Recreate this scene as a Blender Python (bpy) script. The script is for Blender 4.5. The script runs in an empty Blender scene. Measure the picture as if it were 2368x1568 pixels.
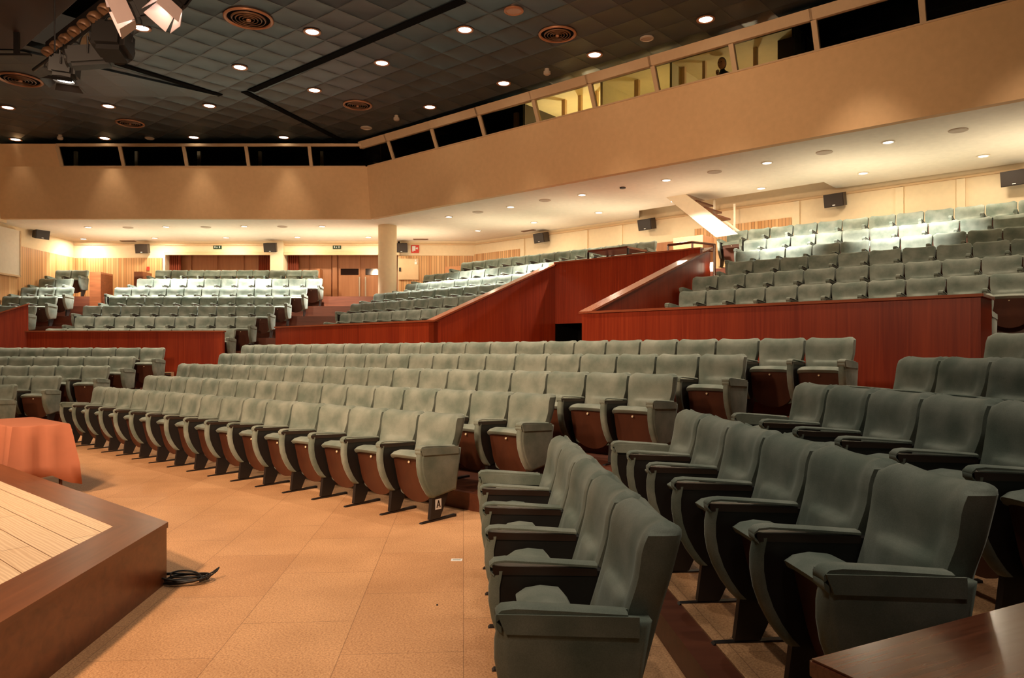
import bpy, bmesh, math, random
from mathutils import Vector, Matrix
random.seed(7)
C = bpy.context.scene.collection
sc = bpy.context.scene
PI = math.pi
# ------------------------------------------------------------------ camera
F, CX, HY, HC = 1690.0, 1184.0, 815.0, 1.47      # focal length and horizon in pixels of the 2368 wide frame
cam_d = bpy.data.cameras.new('camera'); cam = bpy.data.objects.new('camera', cam_d); C.objects.link(cam)
cam_d.sensor_width = 36.0; cam_d.lens = 36.0 * F / 2368.0
cam_d.shift_y = (HY - 784.0) / 2368.0
cam_d.clip_start = .05; cam_d.clip_end = 200
cam.location = (0, 0, HC); cam.rotation_euler = (PI / 2, 0, 0)
sc.camera = cam
# ------------------------------------------------------------------ world, exposure
w = bpy.data.worlds.new('world'); sc.world = w; w.use_nodes = True
w.node_tree.nodes['Background'].inputs[0].default_value = (1.0, .72, .48, 1)
w.node_tree.nodes['Background'].inputs[1].default_value = .035
sc.view_settings.view_transform = 'Standard'; sc.view_settings.look = 'None'
sc.view_settings.exposure = 0.0; sc.view_settings.gamma = 1.0; sc.view_settings.use_curve_mapping = False
try:
    sc.cycles.use_denoising = True
    sc.cycles.max_bounces = 6; sc.cycles.diffuse_bounces = 4; sc.cycles.glossy_bounces = 3
    sc.cycles.transmission_bounces = 4; sc.cycles.sample_clamp_indirect = 4.0
    sc.cycles.caustics_reflective = False; sc.cycles.caustics_refractive = False
except Exception: pass
# strengths
P_CEIL, P_SOFF, P_STAGE = 550.0, 1500.0, 1700.0
COL_CEIL = (1, .78, .58); COL_SOFF = (1, .93, .82); COL_STAGE = (1, .68, .44)
LIGHTS = []
def spot(name, loc, target, power, col, size=100, blend=.6, rad=.08):
    l = bpy.data.lights.new(name, 'SPOT'); l.energy = power; l.color = col; l.spot_size = math.radians(size)
    l.spot_blend = blend; l.shadow_soft_size = rad
    o = bpy.data.objects.new(name, l); C.objects.link(o); o.location = loc
    o.rotation_euler = (Vector(target) - Vector(loc)).to_track_quat('-Z', 'Y').to_euler()
    return o
def point(name, loc, power, col, rad=.2):
    l = bpy.data.lights.new(name, 'POINT'); l.energy = power; l.color = col; l.shadow_soft_size = rad
    o = bpy.data.objects.new(name, l); C.objects.link(o); o.location = loc
    return o
def area(name, loc, target, power, col, sx, sy):
    l = bpy.data.lights.new(name, 'AREA'); l.shape = 'RECTANGLE'; l.size = sx; l.size_y = sy; l.energy = power; l.color = col
    o = bpy.data.objects.new(name, l); C.objects.link(o); o.location = loc
    o.rotation_euler = (Vector(target) - Vector(loc)).to_track_quat('-Z', 'Y').to_euler()
    return o
# stage lighting rig: lanterns over the stage, left of and behind the photographer, then two added fills
spot('stage_and_fill_light', (-6.5, 3.6, 6.6), (-3.2, 8.6, .3), P_STAGE * 1.05, COL_STAGE, 72, .8, .3)
spot('stage_and_fill_light', (-3.5, -1.5, 6.6), (-2.9, 5.4, .0), P_STAGE * 1.95, COL_STAGE, 58, .9, .3)
spot('stage_and_fill_light', (-8.5, 5.0, 6.4), (-6.5, 15.0, .8), P_STAGE * .7, COL_STAGE, 80, .9, .3)
spot('stage_and_fill_light', (-6.0, 1.0, 6.6), (3.0, 11.5, 1.2), P_STAGE * .7, COL_STAGE, 50, .9, .3)
spot('stage_and_fill_light', (-3.0, .5, 4.4), (-2.6, 19.0, 6.6), P_STAGE * 2.1, (1, .66, .42), 92, 1.0, .4)  # added fill brightening the balcony front, no lantern hangs here
spot('stage_and_fill_light', (-1.0, -1.0, 4.6), (8.6, 10.6, 6.4), P_STAGE * .75, (1, .74, .46), 66, 1.0, .4)  # second added fill, for the right end of the balcony front
# ------------------------------------------------------------------ geometry of the hall
V2 = lambda x, y: Vector((x, y))
NA, NB, NC = V2(0, 1), V2(.6596, .7516), V2(.998, .0655)      # depth directions of the three seating facets
EA, EB, EC = V2(1, 0), V2(.7516, -.6596), V2(.0655, -.998)    # row directions
def at_z(x, y, z):
    Y = (z - HC) * F / (HY - y); return Vector(((x - CX) / F * Y, Y, z))
def at_n(x, y, n, d):
    u = (x - CX) / F; Y = d / (n.x * u + n.y); return Vector((u * Y, Y, HC + (HY - y) / F * Y))
def isect(n1, d1, n2, d2):
    det = n1.x * n2.y - n1.y * n2.x
    return V2((d1 * n2.y - d2 * n1.y) / det, (n1.x * d2 - n2.x * d1) / det)
def pb(p, a): return NB * p + EB * a                            # point from depth p and row coordinate a (middle facet)
# ------------------------------------------------------------------ materials
MATS = {}
def nt(name):
    m = bpy.data.materials.new(name); m.use_nodes = True; t = m.node_tree
    MATS[name] = m
    return m, t, t.nodes['Principled BSDF']
def plain(name, col, rough=.6, metal=0, spec=.5, emit=None, es=0, sheen=0):
    m, t, b = nt(name); b.inputs['Base Color'].default_value = (*col, 1); b.inputs['Roughness'].default_value = rough
    b.inputs['Metallic'].default_value = metal; b.inputs['Specular IOR Level'].default_value = spec
    if emit: b.inputs['Emission Color'].default_value = (*emit, 1); b.inputs['Emission Strength'].default_value = es
    # every surface gets a faint procedural mottling
    if not emit:
        tc = t.nodes.new('ShaderNodeTexCoord'); n = t.nodes.new('ShaderNodeTexNoise'); n.inputs['Scale'].default_value = 9
        r = t.nodes.new('ShaderNodeMapRange'); r.inputs[3].default_value = .93; r.inputs[4].default_value = 1.07
        mx = t.nodes.new('ShaderNodeVectorMath'); mx.operation = 'SCALE'; mx.inputs[0].default_value = col
        t.links.new(tc.outputs['Object'], n.inputs['Vector']); t.links.new(n.outputs[0], r.inputs[0]); t.links.new(r.outputs[0], mx.inputs['Scale'])
        t.links.new(mx.outputs[0], b.inputs['Base Color'])
    return m
def ramp(t, stops):
    r = t.nodes.new('ShaderNodeValToRGB'); e = r.color_ramp.elements
    e[0].position, e[0].color = stops[0][0], (*stops[0][1], 1); e[1].position, e[1].color = stops[-1][0], (*stops[-1][1], 1)
    for p, c in stops[1:-1]:
        k = e.new(p); k.color = (*c, 1)
    return r
def wood(name, dark, light, scale=(22, 22, 1.2), rough=.4, spec=.5, bump=0, coat=0):
    m, t, b = nt(name); tc = t.nodes.new('ShaderNodeTexCoord'); mp = t.nodes.new('ShaderNodeMapping'); mp.inputs['Scale'].default_value = scale
    n = t.nodes.new('ShaderNodeTexNoise'); n.inputs['Scale'].default_value = 1.0; n.inputs['Detail'].default_value = 6; n.inputs['Distortion'].default_value = .6
    mp2 = t.nodes.new('ShaderNodeMapping'); mp2.inputs['Scale'].default_value = tuple(s * .09 for s in scale)
    n2 = t.nodes.new('ShaderNodeTexNoise'); n2.inputs['Scale'].default_value = 1.0
    r = ramp(t, [(.3, dark), (.7, light)])
    ad = t.nodes.new('ShaderNodeMath'); ad.operation = 'MULTIPLY_ADD'; ad.inputs[1].default_value = .6; sb = t.nodes.new('ShaderNodeMath'); sb.operation = 'MULTIPLY'; sb.inputs[1].default_value = .4
    L = t.links.new
    L(tc.outputs['Object'], mp.inputs[0]); L(tc.outputs['Object'], mp2.inputs[0]); L(mp.outputs[0], n.inputs['Vector']); L(mp2.outputs[0], n2.inputs['Vector'])
    L(n2.outputs[0], sb.inputs[0]); L(n.outputs[0], ad.inputs[0]); L(sb.outputs[0], ad.inputs[2]); L(ad.outputs[0], r.inputs[0]); L(r.outputs[0], b.inputs['Base Color'])
    b.inputs['Roughness'].default_value = rough; b.inputs['Specular IOR Level'].default_value = spec; b.inputs['Coat Weight'].default_value = coat
    return m
M_MAHOG = wood('mahogany_panel', (.17, .014, .004), (.34, .046, .012), (26, 26, .9), .32)
M_MAHOG_TOP = wood('mahogany_cap', (.20, .045, .018), (.36, .10, .045), (3, 30, 30), .22)
M_STEP = wood('dark_step_wood', (.075, .022, .012), (.15, .046, .022), (1.5, 16, 16), .35)
M_STAGE = wood('brown_stage_wood', (.10, .030, .011), (.24, .080, .030), (1.6, 18, 18), .3)
M_DOOR = wood('orange_door_wood', (.34, .13, .05), (.48, .21, .085), (14, 14, .8), .45)
M_LEDGE = wood('polished_ledge_wood', (.06, .016, .008), (.19, .060, .028), (3, 60, 60), .2)
M_FASCIA = plain('cream_wood_fascia', (.72, .50, .28), .5)
def planks():
    m, t, b = nt('pine_planks'); tc = t.nodes.new('ShaderNodeTexCoord'); mp = t.nodes.new('ShaderNodeMapping')
    br = t.nodes.new('ShaderNodeTexBrick'); br.offset = .4
    br.inputs['Scale'].default_value = 1; br.inputs['Brick Width'].default_value = 2.4; br.inputs['Row Height'].default_value = .19
    br.inputs['Mortar Size'].default_value = .003; br.inputs['Mortar'].default_value = (.25, .12, .05, 1)
    br.inputs['Color1'].default_value = (.90, .72, .50, 1); br.inputs['Color2'].default_value = (.84, .62, .40, 1)
    mp2 = t.nodes.new('ShaderNodeMapping'); mp2.inputs['Scale'].default_value = (1.2, 14, 1)
    w_ = t.nodes.new('ShaderNodeTexWave'); w_.inputs['Scale'].default_value = 1.1; w_.inputs['Distortion'].default_value = 9; w_.inputs['Detail'].default_value = 3; w_.bands_direction = 'Y'
    r = ramp(t, [(.2, (.8, .74, .68)), (.8, (1, 1, 1))])
    mx = t.nodes.new('ShaderNodeMix'); mx.data_type = 'RGBA'; mx.blend_type = 'MULTIPLY'; mx.inputs[0].default_value = .8
    L = t.links.new
    L(tc.outputs['Object'], br.inputs['Vector']); L(tc.outputs['Object'], mp2.inputs[0]); L(mp2.outputs[0], w_.inputs['Vector']); L(w_.outputs[0], r.inputs[0])
    L(br.outputs['Color'], mx.inputs[6]); L(r.outputs[0], mx.inputs[7]); L(mx.outputs[2], b.inputs['Base Color'])
    b.inputs['Roughness'].default_value = .42
    return m
M_PINE = planks()
def cork():
    m, t, b = nt('cork_tiles'); tc = t.nodes.new('ShaderNodeTexCoord'); mp = t.nodes.new('ShaderNodeMapping')
    mp.inputs['Rotation'].default_value = (0, 0, math.radians(86.2))
    br = t.nodes.new('ShaderNodeTexBrick'); br.offset = .5
    br.inputs['Scale'].default_value = 1; br.inputs['Brick Width'].default_value = .9; br.inputs['Row Height'].default_value = .6
    br.inputs['Mortar Size'].default_value = .0022; br.inputs['Mortar'].default_value = (.36, .20, .10, 1)
    br.inputs['Color1'].default_value = (.66, .385, .195, 1); br.inputs['Color2'].default_value = (.60, .335, .165, 1)
    n = t.nodes.new('ShaderNodeTexNoise'); n.inputs['Scale'].default_value = 95; n.inputs['Detail'].default_value = 4; n.inputs['Roughness'].default_value = .75
    r = ramp(t, [(.36, (.62, .50, .42)), (.5, (.95, .92, .9)), (.66, (1.2, 1.2, 1.2))])
    n2 = t.nodes.new('ShaderNodeTexNoise'); n2.inputs['Scale'].default_value = 1.6; n2.inputs['Detail'].default_value = 3
    r2 = ramp(t, [(.35, (.88, .86, .84)), (.65, (1.05, 1.05, 1.05))])
    mx = t.nodes.new('ShaderNodeMix'); mx.data_type = 'RGBA'; mx.blend_type = 'MULTIPLY'; mx.inputs[0].default_value = 1
    mx2 = t.nodes.new('ShaderNodeMix'); mx2.data_type = 'RGBA'; mx2.blend_type = 'MULTIPLY'; mx2.inputs[0].default_value = 1
    L = t.links.new
    L(tc.outputs['Object'], mp.inputs[0]); L(mp.outputs[0], br.inputs['Vector']); L(tc.outputs['Object'], n.inputs['Vector']); L(tc.outputs['Object'], n2.inputs['Vector'])
    L(n.outputs[0], r.inputs[0]); L(n2.outputs[0], r2.inputs[0]); L(br.outputs['Color'], mx.inputs[6]); L(r.outputs[0], mx.inputs[7]); L(mx.outputs[2], mx2.inputs[6]); L(r2.outputs[0], mx2.inputs[7])
    L(mx2.outputs[2], b.inputs['Base Color']); b.inputs['Roughness'].default_value = .5; b.inputs['Specular IOR Level'].default_value = .3
    return m
M_CORK = cork()
def velvet():
    m, t, b = nt('grey_green_velvet'); tc = t.nodes.new('ShaderNodeTexCoord'); oi = t.nodes.new('ShaderNodeObjectInfo')
    n = t.nodes.new('ShaderNodeTexNoise'); n.inputs['Scale'].default_value = 5; n.inputs['Detail'].default_value = 4; n.noise_dimensions = '4D'
    r = ramp(t, [(.35, (.128, .160, .130)), (.65, (.238, .262, .218))])
    n3 = t.nodes.new('ShaderNodeTexNoise'); n3.inputs['Scale'].default_value = 260
    r3 = t.nodes.new('ShaderNodeMapRange'); r3.inputs[3].default_value = .74; r3.inputs[4].default_value = 1.26
    ml = t.nodes.new('ShaderNodeMath'); ml.operation = 'MULTIPLY'; ml.inputs[1].default_value = 40
    mx = t.nodes.new('ShaderNodeVectorMath'); mx.operation = 'SCALE'
    L = t.links.new
    L(tc.outputs['Object'], n.inputs['Vector']); L(oi.outputs['Random'], ml.inputs[0]); L(ml.outputs[0], n.inputs['W']); L(n.outputs[0], r.inputs[0])
    L(tc.outputs['Object'], n3.inputs['Vector']); L(n3.outputs[0], r3.inputs[0]); L(r.outputs[0], mx.inputs[0]); L(r3.outputs[0], mx.inputs['Scale']); L(mx.outputs[0], b.inputs['Base Color'])
    b.inputs['Roughness'].default_value = .85; b.inputs['Specular IOR Level'].default_value = .15
    b.inputs['Sheen Weight'].default_value = .3; b.inputs['Sheen Roughness'].default_value = .35; b.inputs['Sheen Tint'].default_value = (.75, .85, .78, 1)
    return m
M_VELVET = velvet()
M_PANEL_SIDE = plain('dark_side_laminate', (.012, .010, .009), .5)
M_ARMWOOD = wood('brown_arm_wood', (.018, .009, .006), (.040, .019, .011), (20, 3, 20), .35)
M_BOARD = wood('brown_seat_board', (.050, .014, .006), (.085, .025, .010), (10, 10, 3), .5)
M_IRON = plain('black_iron', (.012, .010, .010), .45)
M_BRASS = plain('pale_number_disc', (.85, .72, .5), .3, .4)
M_WHITE = plain('white_card', (.8, .8, .78), .6)
M_CREAM = plain('cream_plaster', (.86, .70, .47), .8, spec=.2)
M_SOFFIT = plain('cream_soffit_paint', (.92, .84, .70), .85, spec=.2)
M_FACE = plain('tan_balcony_plaster', (.80, .52, .275), .8, spec=.2)
M_FRAME = plain('cream_window_frame', (.66, .46, .27), .6)
M_RECESS_SHADE = plain('recess_shade', (.004, .004, .004), .9, spec=.05)  # near-black colour stands in for the shade inside openings and recesses
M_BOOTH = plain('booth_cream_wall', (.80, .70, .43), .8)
M_BOOTHSHADE = plain('booth_shaded_wall', (.05, .035, .02), .8)  # darkness of the unlit booths put into the wall colour
M_SPK = plain('brown_black_speaker', (.025, .014, .008), .5)
M_GREEN = plain('dark_green_sign', (.02, .06, .035), .5)
M_RED = plain('red_sign', (.62, .04, .02), .5)
M_CLOTH = plain('terracotta_cloth', (.50, .18, .10), .85, spec=.15)
M_METAL = plain('brushed_steel', (.75, .68, .55), .3, .8)
M_STAIRW = plain('white_stair_paint', (.88, .78, .60), .5)
M_CURTAIN = wood('rust_curtain', (.20, .035, .012), (.34, .075, .028), (50, 50, .4), .8)
M_RUBBER = plain('black_cable_rubber', (.008, .008, .008), .5)
M_SKIN = plain('skin', (.42, .20, .12), .6)
M_HAIR = plain('dark_hair', (.015, .010, .008), .6)
M_JACKET = plain('black_jacket', (.012, .014, .012), .7)
M_LANTERN = plain('black_lantern_metal', (.012, .010, .009), .4)
M_BARN = plain('grey_barn_door', (.55, .42, .40), .4)
def glow(name, col, st): return plain(name, (.8, .8, .8), emit=col, es=st)
M_LAMP = glow('downlight_lens', (1, .88, .68), 14)
M_LAMP2 = glow('soffit_lamp_lens', (1, .95, .85), 10)
M_LANT = glow('lantern_lens', (1, .86, .70), 25)
M_RING = plain('copper_ring', (.45, .20, .10), .35, .3)
M_GRILLE = plain('bronze_air_grille', (.20, .10, .05), .4, .2)
M_DISC = plain('cream_ceiling_speaker', (.50, .40, .30), .7)
def slats():
    m, t, b = nt('slatted_oak'); tc = t.nodes.new('ShaderNodeTexCoord'); sx = t.nodes.new('ShaderNodeSeparateXYZ')
    ml = t.nodes.new('ShaderNodeMath'); ml.operation = 'MULTIPLY'; ml.inputs[1].default_value = 11.5
    fr = t.nodes.new('ShaderNodeMath'); fr.operation = 'FRACT'; fl = t.nodes.new('ShaderNodeMath'); fl.operation = 'FLOOR'
    wn = t.nodes.new('ShaderNodeTexWhiteNoise'); wn.noise_dimensions = '1D'
    r = ramp(t, [(0, (.55, .27, .10)), (1, (.76, .45, .20))]); r2 = ramp(t, [(.0, (.25, .25, .25)), (.14, (1, 1, 1)), (.9, (1, 1, 1)), (1, (.3, .3, .3))])
    mx = t.nodes.new('ShaderNodeMix'); mx.data_type = 'RGBA'; mx.blend_type = 'MULTIPLY'; mx.inputs[0].default_value = 1
    L = t.links.new
    L(tc.outputs['Object'], sx.inputs[0]); L(sx.outputs[0], ml.inputs[0]); L(ml.outputs[0], fr.inputs[0]); L(ml.outputs[0], fl.inputs[0]); L(fl.outputs[0], wn.inputs['W'])
    L(wn.outputs['Value'], r.inputs[0]); L(fr.outputs[0], r2.inputs[0]); L(r.outputs[0], mx.inputs[6]); L(r2.outputs[0], mx.inputs[7]); L(mx.outputs[2], b.inputs['Base Color'])
    b.inputs['Roughness'].default_value = .5
    return m
M_SLATS = slats()
def ceiltiles(name, rot, puff):
    m, t, b = nt(name); tc = t.nodes.new('ShaderNodeTexCoord'); mp = t.nodes.new('ShaderNodeMapping'); mp.inputs['Rotation'].default_value = (0, 0, rot)
    sx = t.nodes.new('ShaderNodeSeparateXYZ'); L = t.links.new
    L(tc.outputs['Object'], mp.inputs[0]); L(mp.outputs[0], sx.inputs[0])
    outs = []
    for k in (0, 1):
        ml = t.nodes.new('ShaderNodeMath'); ml.operation = 'MULTIPLY'; ml.inputs[1].default_value = PI / .62
        sn = t.nodes.new('ShaderNodeMath'); sn.operation = 'SINE'; ab = t.nodes.new('ShaderNodeMath'); ab.operation = 'ABSOLUTE'
        pw = t.nodes.new('ShaderNodeMath'); pw.operation = 'POWER'; pw.inputs[1].default_value = .45
        L(sx.outputs[k], ml.inputs[0]); L(ml.outputs[0], sn.inputs[0]); L(sn.outputs[0], ab.inputs[0]); L(ab.outputs[0], pw.inputs[0]); outs.append(pw)
    mu = t.nodes.new('ShaderNodeMath'); mu.operation = 'MULTIPLY'; L(outs[0].outputs[0], mu.inputs[0]); L(outs[1].outputs[0], mu.inputs[1])
    n = t.nodes.new('ShaderNodeTexNoise'); n.inputs['Scale'].default_value = .9; n.inputs['Detail'].default_value = 2; L(tc.outputs['Object'], n.inputs['Vector'])
    ad = t.nodes.new('ShaderNodeMath'); ad.operation = 'ADD'; L(mu.outputs[0], ad.inputs[0]); L(n.outputs[0], ad.inputs[1])
    bp = t.nodes.new('ShaderNodeBump'); bp.inputs['Strength'].default_value = puff; bp.inputs['Distance'].default_value = .05; bp.invert = True
    L(ad.outputs[0], bp.inputs['Height']); L(bp.outputs[0], b.inputs['Normal'])
    r = ramp(t, [(.0, (.008, .010, .012)), (.2, (.014, .024, .031))]); L(mu.outputs[0], r.inputs[0]); L(r.outputs[0], b.inputs['Base Color'])
    b.inputs['Roughness'].default_value = .38; b.inputs['Specular IOR Level'].default_value = .42
    return m
M_CEIL_A = ceiltiles('dark_ceiling_tiles', 0, .1)
M_CEIL_B = ceiltiles('dark_padded_ceiling_tiles', math.radians(41.27), .5)
def glassmat():
    m, t, b = nt('window_glass'); b.inputs['Base Color'].default_value = (.9, .95, .9, 1); b.inputs['Roughness'].default_value = .02
    b.inputs['Transmission Weight'].default_value = 1; b.inputs['IOR'].default_value = 1.05
    return m
M_GLASS = glassmat()
# ------------------------------------------------------------------ mesh helpers
def finish(name, bm, mat, parent=None, loc=None, rz=0, smooth=False, mats=None):
    me = bpy.data.meshes.new(name); bmesh.ops.recalc_face_normals(bm, faces=bm.faces); bm.to_mesh(me); bm.free()
    for m in (mats or [mat]): me.materials.append(m)
    if smooth:
        for p in me.polygons: p.use_smooth = True
    o = bpy.data.objects.new(name, me); C.objects.link(o)
    if loc is not None: o.location = loc
    o.rotation_euler[2] = rz
    if parent: o.parent = parent
    return o
def box(bm, x0, x1, y0, y1, z0, z1, M=None, mi=0):
    vs = [bm.verts.new(Vector(p)) for p in ((x0, y0, z0), (x1, y0, z0), (x1, y1, z0), (x0, y1, z0), (x0, y0, z1), (x1, y0, z1), (x1, y1, z1), (x0, y1, z1))]
    if M is not None:
        for v in vs: v.co = M @ v.co
    for f in ((3, 2, 1, 0), (4, 5, 6, 7), (0, 1, 5, 4), (1, 2, 6, 5), (2, 3, 7, 6), (3, 0, 4, 7)):
        bm.faces.new([vs[i] for i in f]).material_index = mi
    return vs
def hexa(bm, b4, t4, mi=0):
    vs = [bm.verts.new(Vector(p)) for p in list(b4) + list(t4)]
    for f in ((3, 2, 1, 0), (4, 5, 6, 7), (0, 1, 5, 4), (1, 2, 6, 5), (2, 3, 7, 6), (3, 0, 4, 7)):
        bm.faces.new([vs[i] for i in f]).material_index = mi
def prism(bm, poly, z0, z1, mi=0):
    n = len(poly); a = [bm.verts.new((p[0], p[1], z0)) for p in poly]; b = [bm.verts.new((p[0], p[1], z1)) for p in poly]
    bm.faces.new(a[::-1]).material_index = mi; bm.faces.new(b).material_index = mi
    for i in range(n): bm.faces.new((a[i], a[(i + 1) % n], b[(i + 1) % n], b[i])).material_index = mi
def loft(bm, loops, cap=True, mi=0, closed=True):
    vv = [[bm.verts.new(Vector(p)) for p in l] for l in loops]; n = len(loops[0])
    for a, b in zip(vv, vv[1:]):
        for i in range(n if closed else n - 1):
            bm.faces.new((a[i], a[(i + 1) % n], b[(i + 1) % n], b[i])).material_index = mi
    if cap: bm.faces.new(vv[0][::-1]).material_index = mi; bm.faces.new(vv[-1]).material_index = mi
    return vv
def tube(bm, pts, r, seg=8, mi=0, cap=True):
    pts = [Vector(p) for p in pts]; loops = []
    rr = r if isinstance(r, (list, tuple)) else [r] * len(pts)
    up = Vector((0, 0, 1))
    for i, p in enumerate(pts):
        d = (pts[min(i + 1, len(pts) - 1)] - pts[max(i - 1, 0)]).normalized()
        u = d.cross(up if abs(d.z) < .95 else Vector((1, 0, 0))).normalized(); v = d.cross(u).normalized()
        loops.append([p + (u * math.cos(2 * PI * k / seg) + v * math.sin(2 * PI * k / seg)) * rr[i] for k in range(seg)])
    loft(bm, loops, cap, mi)
def lathe(bm, prof, seg=24, M=None, mi=0):
    vv = []
    for r, z in prof:
        vv.append([bm.verts.new((M or Matrix()) @ Vector((r * math.cos(2 * PI * k / seg), r * math.sin(2 * PI * k / seg), z))) for k in range(seg)])
    for a, b in zip(vv, vv[1:]):
        for i in range(seg): bm.faces.new((a[i], a[(i + 1) % seg], b[(i + 1) % seg], b[i])).material_index = mi
    bm.faces.new(vv[0][::-1]).material_index = mi; bm.faces.new(vv[-1]).material_index = mi
def empty(name, label, cat, loc, rz=0, group=None):
    o = bpy.data.objects.new(name, None); C.objects.link(o); o.location = loc; o.rotation_euler[2] = rz; o.empty_display_size = .1
    tag(o, label, cat, group); return o
def tag(o, label, cat, group=None, kind=None):
    if label: o['label'] = label
    if cat: o['category'] = cat
    if group: o['group'] = group
    if kind: o['kind'] = kind
    return o
def struct(o): o['kind'] = 'structure'; return o
def wall(name, p0, p1, z0, z1, mat, th=.12, parent=None, z1b=None, side=1):
    """upright slab from p0 to p1; local x runs along it, thickness goes to its left (side=1)"""
    d = V2(p1[0] - p0[0], p1[1] - p0[1]); L = d.length; bm = bmesh.new(); z1b = z1 if z1b is None else z1b
    y0, y1 = (0, th) if side > 0 else (-th, 0)
    hexa(bm, ((0, y0, 0), (L, y0, 0), (L, y1, 0), (0, y1, 0)), ((0, y0, z1 - z0), (L, y0, z1b - z0), (L, y1, z1b - z0), (0, y1, z1 - z0)))
    o = finish(name, bm, mat, parent, (p0[0], p0[1], z0), math.atan2(d.y, d.x))
    if parent is None: struct(o)
    return o
def polyslab(name, poly, z0, z1, mat, parent=None):
    bm = bmesh.new(); prism(bm, poly, z0, z1); o = finish(name, bm, mat, parent)
    if parent is None: struct(o)
    return o
# ================================================================== SETTING
polyslab('floor', [(-22, -8), (16, -8), (16, 30), (-22, 30)], -.2, 0, M_CORK)
# ---- lower terraces
AB = lambda a, b: isect(NA, a, NB, b)
BC = lambda b, c: isect(NB, b, NC, c)
lowA = [(13.25, .12), (14.0, .30), (14.85, .48), (15.5, .67), (16.5, .88)]
lowB = [(4.85, .16), (5.76, .35), (6.70, .545), (7.63, .73), (8.52, .90)]
lowC = [(1.0, .14), (1.99, .33), (2.97, .53), (3.94, .73), (4.85, .90)]
endAB = AB(17.5, 9.75); endBC = V2(16, -1.0) 
M_STEPC = M_STEP
pz = [0, 0, 0]
for j in range(5):
    (a, za), (b, zb), (c, zc) = lowA[j], lowB[j], lowC[j]
    ca = AB(a, b); cb = BC(b, c)
    cbe = BC(12.5, 9.2); cc = V2(cb.x - .0655 * -12 - .0, -8)
    yc = -8; xc = (c - .0655 * yc) / .998
    top = lambda z: max(z, .02)
    polyslab('floor', [(-16, a), ca, endAB, (-16, 17.55)], pz[0], za, M_STEP)
    polyslab('floor', [ca, cb, cbe, isect(NB, 9.8, EB, -2), endAB], pz[1], zb, M_STEP) if False else polyslab('floor', [ca, cb, BC(9.8, c + 5.5), endAB], pz[1], zb, M_STEP)
    polyslab('floor', [cb, (xc, yc), (16, yc), BC(9.8, c + 5.5)], pz[2], zc, M_STEP)
    pz = [za, zb, zc]
# cork-topped treads between the rows of the right lower block and along the cross aisle
for j, (c, zc) in enumerate(lowC[:4]):
    c2 = lowC[j + 1][0]; b, b2 = lowB[j][0], lowB[j + 1][0]
    p = [BC(b, c) + NC * .14 + EC * .1, V2((c + .14 + .0655 * 8) / .998, -8), V2((c2 - .02 + .0655 * 8) / .998, -8), BC(b2, c2) - NC * .02]
    polyslab('floor', p, zc, zc + .008, M_CORK)
# ---- upper terraces, left facet (A) with the middle facet (B) up to the vomitory
upA = [(17.55, 1.17), (18.68, 1.51), (19.62, 1.86), (20.71, 2.21), (21.52, 2.535), (22.34, 2.885), (23.16, 3.245)]
upB = [(9.80, 1.22), (10.84, 1.58), (11.60, 1.905), (12.75, 2.275), (13.74, 2.61), (14.76, 2.985), (15.51, 3.37)]
upR = [(9.80, 1.32), (11.30, 1.68), (12.30, 2.04), (13.35, 2.41), (14.20, 2.735), (15.25, 3.125), (16.05, 3.50)]
pa, p_b, pr = .88, .90, .90
AL, AR = -10.62, -6.95            # row coordinates of the vomitory side walls
WB = 17.75                        # depth of the back wall on the middle facet
for j in range(7):
    (a, za), (b, zb), (r, zr) = upA[j], upB[j], upR[j]
    ca = AB(a, b); ce = AB(25.1, WB)
    polyslab('floor', [(-15.2, a), ca, ce, (-15.2, 25.1)], pa, za, M_STEP)
    aR = AL if b < 13.5 else AR
    polyslab('floor', [ca, pb(b, aR), pb(WB, aR), ce], p_b, zb, M_STEP)
    polyslab('floor', [pb(r, AR), pb(r, 7), pb(WB + .4, 7), pb(WB, AR)], pr, zr, M_STEP)
    pa, p_b, pr = za, zb, zr
polyslab('floor', [pb(13.66, AL + .05), pb(13.66, AR), pb(14.74, AR), pb(14.74, AL + .05)], 2.3, 2.61, M_STEP)
# ---- mahogany walls with caps
def redwall(name, p0, p1, z0, z1, z1b=None, th=.10, cap=.16):
    o = wall(name, p0, p1, z0, z1, M_MAHOG, th, z1b=z1b)
    L = (V2(*p1) - V2(*p0)).length; zb = z1 if z1b is None else z1b; bm = bmesh.new(); h = z1 - z0; hb = zb - z0; e = (cap - th) / 2
    hexa(bm, ((-.02, -e, h), (L + .02, -e, hb), (L + .02, th + e, hb), (-.02, th + e, h)), ((-.02, -e, h + .035), (L + .02, -e, hb + .035), (L + .02, th + e, hb + .035), (-.02, th + e, h + .035)))
    finish('cap_rail', bm, M_MAHOG_TOP, o)
    return o
ZA = HC + 47 / F * 17.5
xA = lambda px, Y: (px - CX) / F * Y
redwall('wall_front_left', (xA(42, 17.5), 17.5), (xA(516, 17.5), 17.5), .88, ZA)
redwall('wall_far_left', (xA(64, 17.6), 17.6), (-13.6, 15.9), .5, 2.62, 1.55)
zB = HC + 70 / F * 14.3
P1 = at_n(1003, 742, NB, 9.7); P1b = at_n(637, 762, NB, 9.7)
redwall('wall_front_middle', (P1b.x, P1b.y), (P1.x, P1.y), .90, 2.07)
P2 = V2(P1.x, P1.y) + NB * 3.85
redwall('wall_tunnel_left', (P1.x, P1.y), (P2.x, P2.y), .5, 2.07, 3.53, th=.14, cap=.22)
Q1 = at_n(1362, 727, NB, 9.7); Q1b = at_n(2268, 686, NB, 9.7)
redwall('wall_front_right', (Q1.x, Q1.y), (Q1b.x, Q1b.y), .90, 2.10)
QE = V2(Q1b.x, Q1b.y)
redwall('wall_front_right', tuple(QE), tuple(QE + NB * .75), .90, 2.10)
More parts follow.
